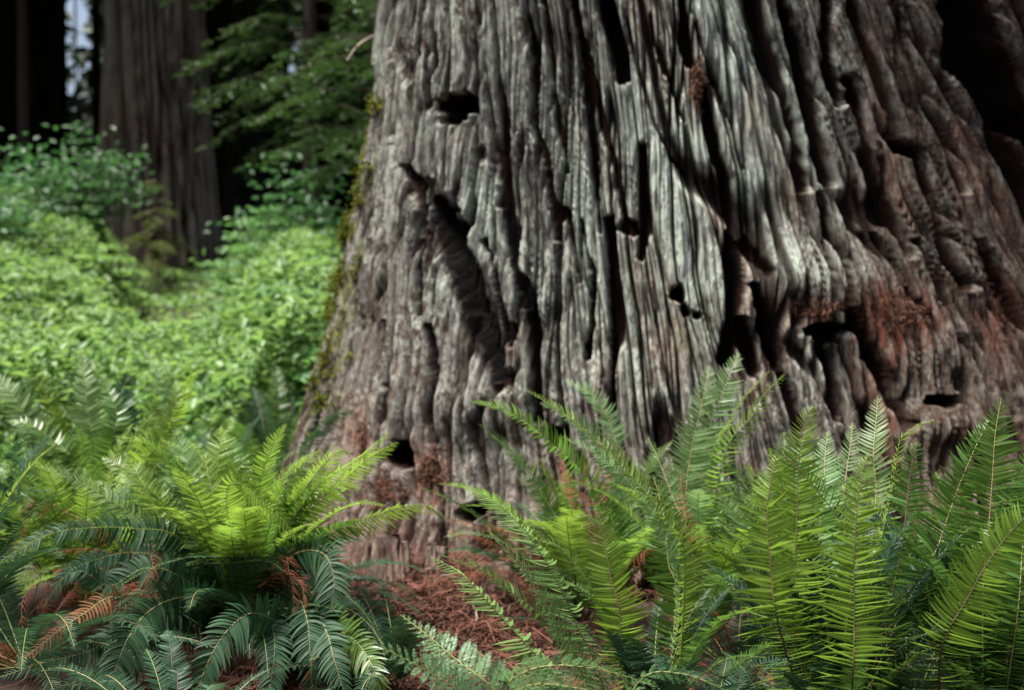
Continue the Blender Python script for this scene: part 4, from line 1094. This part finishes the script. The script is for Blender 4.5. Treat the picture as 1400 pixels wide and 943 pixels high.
E2 = fern(-30, 5.0, 'sword fern cut off by the left edge below the undergrowth')
fill(E2, 30, r, L=(.6, .9), e=(45, 85), bend=(30, 75), mats=('mid', 'old', 'pale'), W=.11, pairs=34, twist=15, cap=.9, wratio=.1)
F_ = fern(382, 7.2, 'dark blue green sword fern in the shade beside the mossy trunk edge')
fill(F_, 34, r, L=(.7, 1.0), e=(55, 86), bend=(20, 60), mats=('old', 'old', 'old', 'mid'), W=.10, pairs=30, twist=15, cap=.66)
F2 = fern(300, 6.4, 'dim sword fern between the undergrowth and the large left fern')
fill(F2, 18, r, L=(.55, .8), e=(45, 85), bend=(25, 70), mats=('old', 'mid', 'old'), W=.10, pairs=30, twist=15, cap=.66)
traced(F2, [(400, 640, 5.3), (420, 605, 5.25), (446, 575, 5.2), (465, 564, 5.15), (484, 560, 5.1)], .07, 36, 'old', r, roll=(50, 60), twist=12, label='single blue green frond reaching over the trunk foot')

# low ferns of the dark foreground
for px_, Y_, n_, a0, a1, lab in [
    (545, 4.0, 20, 90, 300, 'low dark fern hemming the red litter at the bottom between the two large ferns'),
    (240, 3.25, 26, 0, 360, 'low dark fern at the bottom under the drooping fronds of the large left fern'),
    (1010, 3.0, 26, 0, 360, 'low dark fern at the bottom edge beyond the right end of the lacy fern'),
    (1190, 2.75, 28, 0, 360, 'low dark fern in the deep shade below the tall backlit fern'),
    (1075, 3.45, 22, 0, 360, 'low dark fern in the shaded gap left of the tall backlit fern'),
    (1010, 4.15, 22, 0, 360, 'low dark fern filling the shade under the light green fern by the trunk'),
    (1250, 3.75, 24, 0, 360, 'low dark fern on the bare soil between the two tall right hand ferns'),
    (1330, 4.0, 20, 0, 360, 'low dark fern behind the straw stemmed fern near the right edge'),
    (960, 3.3, 20, 0, 360, 'low dark fern under the fronds that arch left over the litter'),
    (1400, 2.8, 22, 0, 360, 'low dark fern in the bottom right corner'),
]:
    t = fern(px_, Y_, lab, dz=.02)
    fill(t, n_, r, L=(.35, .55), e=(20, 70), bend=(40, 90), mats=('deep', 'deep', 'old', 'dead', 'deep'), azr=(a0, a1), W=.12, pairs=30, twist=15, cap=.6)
# --- lady fern at the bottom
G = thing('lady_fern', tuple(P(660, 1080, 2.95) * [1, 1, 0] + [0, 0, float(ground_z(-.08, 2.95)) + .05]), 'lacy pale green lady fern at the bottom centre', 'fern')
kwl = dict(kind='lady', twist=5, lift=.08, droop=.12, phi=22)
traced(G, [(705, 975, 2.95), (665, 932, 2.9), (625, 902, 2.87), (585, 868, 2.85), (548, 840, 2.83)], .115, 20, 'lady', r, roll=(30, 30), stipe=.02, **kwl)
traced(G, [(660, 985, 2.9), (620, 940, 2.85), (575, 912, 2.8), (530, 888, 2.78), (500, 872, 2.76)], .10, 18, 'lady', r, roll=(45, 45), stipe=.02, **kwl)
traced(G, [(660, 960, 3.0), (710, 922, 2.97), (754, 909, 2.95), (810, 913, 2.93), (860, 925, 2.92), (895, 938, 2.9)], .095, 20, 'lady', r, roll=(48, 48), stipe=.05, **kwl)
traced(G, [(840, 990, 3.0), (880, 925, 3.0), (930, 920, 2.98), (975, 935, 2.95), (1010, 955, 2.95)], .06, 16, 'lady', r, roll=(50, 50), stipe=.1, **kwl)
traced(G, [(690, 1000, 2.8), (700, 955, 2.78), (730, 935, 2.75), (790, 940, 2.7), (840, 955, 2.68)], .07, 16, 'lady', r, roll=(40, 40), stipe=.05, **kwl)


# ------------------------------------------------------------------ red brown litter
def strips(pos, nrm, ln, wd, r):
    n = len(pos); nrm = norm(nrm)
    d = r.normal(size=(n, 3)); a = norm(d - (d * nrm).sum(1, keepdims=True) * nrm); b = np.cross(nrm, a)
    s = np.linspace(-.5, .5, 4)
    k = r.normal(size=(n, 1, 1)) * .5
    ax = pos[:, None] + a[:, None] * (ln[:, None] * s)[..., None] + b[:, None] * (k * (ln[:, None] * (s ** 2))[..., None]) + nrm[:, None] * (ln[:, None] * .35 * (.25 - s ** 2))[..., None]
    v = np.stack([ax + b[:, None] * wd[:, None, None], ax - b[:, None] * wd[:, None, None]], 2).reshape(-1, 3)
    i = np.arange(n)[:, None] * 8 + np.arange(3)[None] * 2
    f = np.stack([i, i + 1, i + 3, i + 2], -1).reshape(-1, 4)
    return v, f


r = np.random.default_rng(55)
n = 26000
x = r.normal(-.42, .45, n); Y = r.uniform(3.6, 6.6, n)
far = np.hypot(x - XC, Y - YC)
ok = far > 2.0
x, Y = x[ok], Y[ok]
mound = .13 * np.exp(-((x + .35) / .45) ** 2 - ((Y - 5.35) / .35) ** 2) + .10 * np.exp(-((x + .5) / .5) ** 2 - ((Y - 4.7) / .5) ** 2)
pos = np.stack([x, Y, ground_z(x, Y) + mound + .05 * np.abs(noise(x * 5, Y * 5, 58)) + r.uniform(0, .06, len(x)) ** 1.0], -1)
v, f = strips(pos, np.array([0, 0, 1.]) + r.normal(size=(len(x), 3)) * .35, r.uniform(.02, .15, len(x)), r.uniform(.0008, .0036, len(x)) + .004 * (r.random(len(x)) < .04), r)
tag(link('needle_litter', mk_mesh('needle_litter', v, f, {'tint': np.repeat(r.random(len(x)), 8)}, [M['litter']])), 'red brown fallen redwood needles covering the ground before the trunk', 'litter', kind='stuff')

for k, (x_, y_, L_, a_, lab) in enumerate([
    (-.62, 4.75, .30, 20, 'long grey twig lying across the left part of the red litter'),
    (-.28, 4.95, .22, -35, 'short forked twig in the middle of the red litter'),
    (-.10, 4.6, .34, 65, 'thin brown twig pointing at the camera at the right of the red litter'),
    (-.45, 5.15, .26, 5, 'grey twig resting high on the litter against the trunk foot'),
    (-.50, 4.35, .20, -60, 'small twig at the front edge of the red litter'),
]):
    rr_ = np.random.default_rng(900 + k)
    q = np.linspace(-.5, .5, 9)
    c, _l = curve(np.stack([q * L_, .03 * np.sin(q * 7 + k), .012 * rr_.normal(size=9)], 1), 24)
    tw = Soup(); v, f = tube_data(c, np.linspace(.006, .0025, 24), 6); tw.add(v, f)
    for e_ in (8, 15):
        b_ = c[e_]; v, f = tube_data(np.stack([b_, b_ + [.03, .03 * (-1) ** e_, .01], b_ + [.07, .05 * (-1) ** e_, .02]]), [.003, .0025, .0012], 5); tw.add(v, f)
    md = .13 * math.exp(-((x_ + .35) / .45) ** 2 - ((y_ - 5.35) / .35) ** 2) + .10 * math.exp(-((x_ + .5) / .5) ** 2 - ((y_ - 4.7) / .5) ** 2)
    o = link('fallen_twig', tw.mesh('fallen_twig', [M['twig']], True), None, (x_, y_, float(ground_z(x_, y_)) + md + .075))
    o.rotation_euler = (0, 0, R(a_)); tag(o, lab, 'twig', 'twigs in the red litter')

for px, py, rx, ry, nn_, lab in [
    (955, 112, 14, 40, 170, 'rust red needle clump caught in a furrow near the top of the pale bark'),
    (1232, 432, 48, 34, 420, 'wide rust red needle clump lodged on the dark bark at right'),
    (1108, 424, 38, 16, 170, 'small rust red needle clump on the bulge above the dark cavity'),
    (492, 600, 16, 34, 140, 'red needle clump on the left foot of the trunk'),
    (588, 645, 20, 36, 260, 'red needle clump hanging below the dark hole at the trunk foot'),
    (525, 670, 30, 34, 300, 'red needle heap against the bark behind the left fern'),
    (1385, 430, 20, 50, 120, 'red needle clump by the right edge of the picture'),
]:
    c, nr = trunk_point(px, py); nn_ = int(nn_ * 2.3)
    t_ = []; nrs = []
    for k in range(nn_):
        an = r.random() * 6.283; rd = r.random() ** .7 * (.75 + .55 * float(noise(np.array([math.cos(an) * 1.6 + px]), np.array([math.sin(an) * 1.6]), 61)[0]))
        p, q = trunk_point(px + math.cos(an) * rd * rx, py + math.sin(an) * rd * ry)
        t_.append(p + q * (r.random() * .022 - .006)); nrs.append(q)
    t_ = np.array(t_); nrs = np.array(nrs)
    v, f = strips(t_, nrs + r.normal(size=t_.shape) * .5, r.uniform(.015, .06, nn_), r.uniform(.0012, .0035, nn_), r)
    o = link('needle_clump', mk_mesh('needle_clump', v - c, f, {'tint': np.repeat(r.random(nn_), 8)}, [M['litter']]), None, c)
    tag(o, lab, 'needle clump', 'needle clumps caught on the bark')

# ------------------------------------------------------------------ light, sky, camera
w = bpy.data.worlds.new('World'); scene.world = w; w.use_nodes = True
wn = w.node_tree; bg = wn.nodes['Background']
sky = wn.nodes.new('ShaderNodeTexSky'); sky.sky_type = 'NISHITA'; sky.sun_disc = False
to_sun = Vector((-.34, -.10, .935)).normalized()
sky.sun_elevation = math.asin(to_sun.z); sky.sun_rotation = math.atan2(to_sun.x, to_sun.y)
sky.air_density = 1.0; sky.dust_density = 6.0; sky.ozone_density = 1.0
wn.links.new(sky.outputs[0], bg.inputs[0]); bg.inputs[1].default_value = .055
sl = bpy.data.lights.new('Sun', 'SUN'); sl.energy = 3.2; sl.angle = R(20); sl.color = (1, .97, .9)
so = bpy.data.objects.new('Sun', sl); COL.objects.link(so)
so.rotation_euler = (-to_sun).to_track_quat('-Z', 'Y').to_euler(); so.location = (-3, -3, 9)

cd = bpy.data.cameras.new('Camera'); cd.lens = FOC; cd.sensor_width = SENS; cd.clip_end = 1000
co = bpy.data.objects.new('Camera', cd); COL.objects.link(co)
co.location = CAM; co.rotation_euler = (math.pi / 2 - PITCH, 0, 0)
cd.dof.use_dof = True; cd.dof.focus_distance = 3.45; cd.dof.aperture_fstop = 1.8
scene.camera = co
vs = scene.view_settings
vs.view_transform = 'Standard'; vs.look = 'None'; vs.gamma = 1; vs.use_curve_mapping = False
vs.exposure = 1.95
scene.cycles.max_bounces = 6; scene.cycles.diffuse_bounces = 3; scene.cycles.transmission_bounces = 4; scene.cycles.transparent_max_bounces = 4
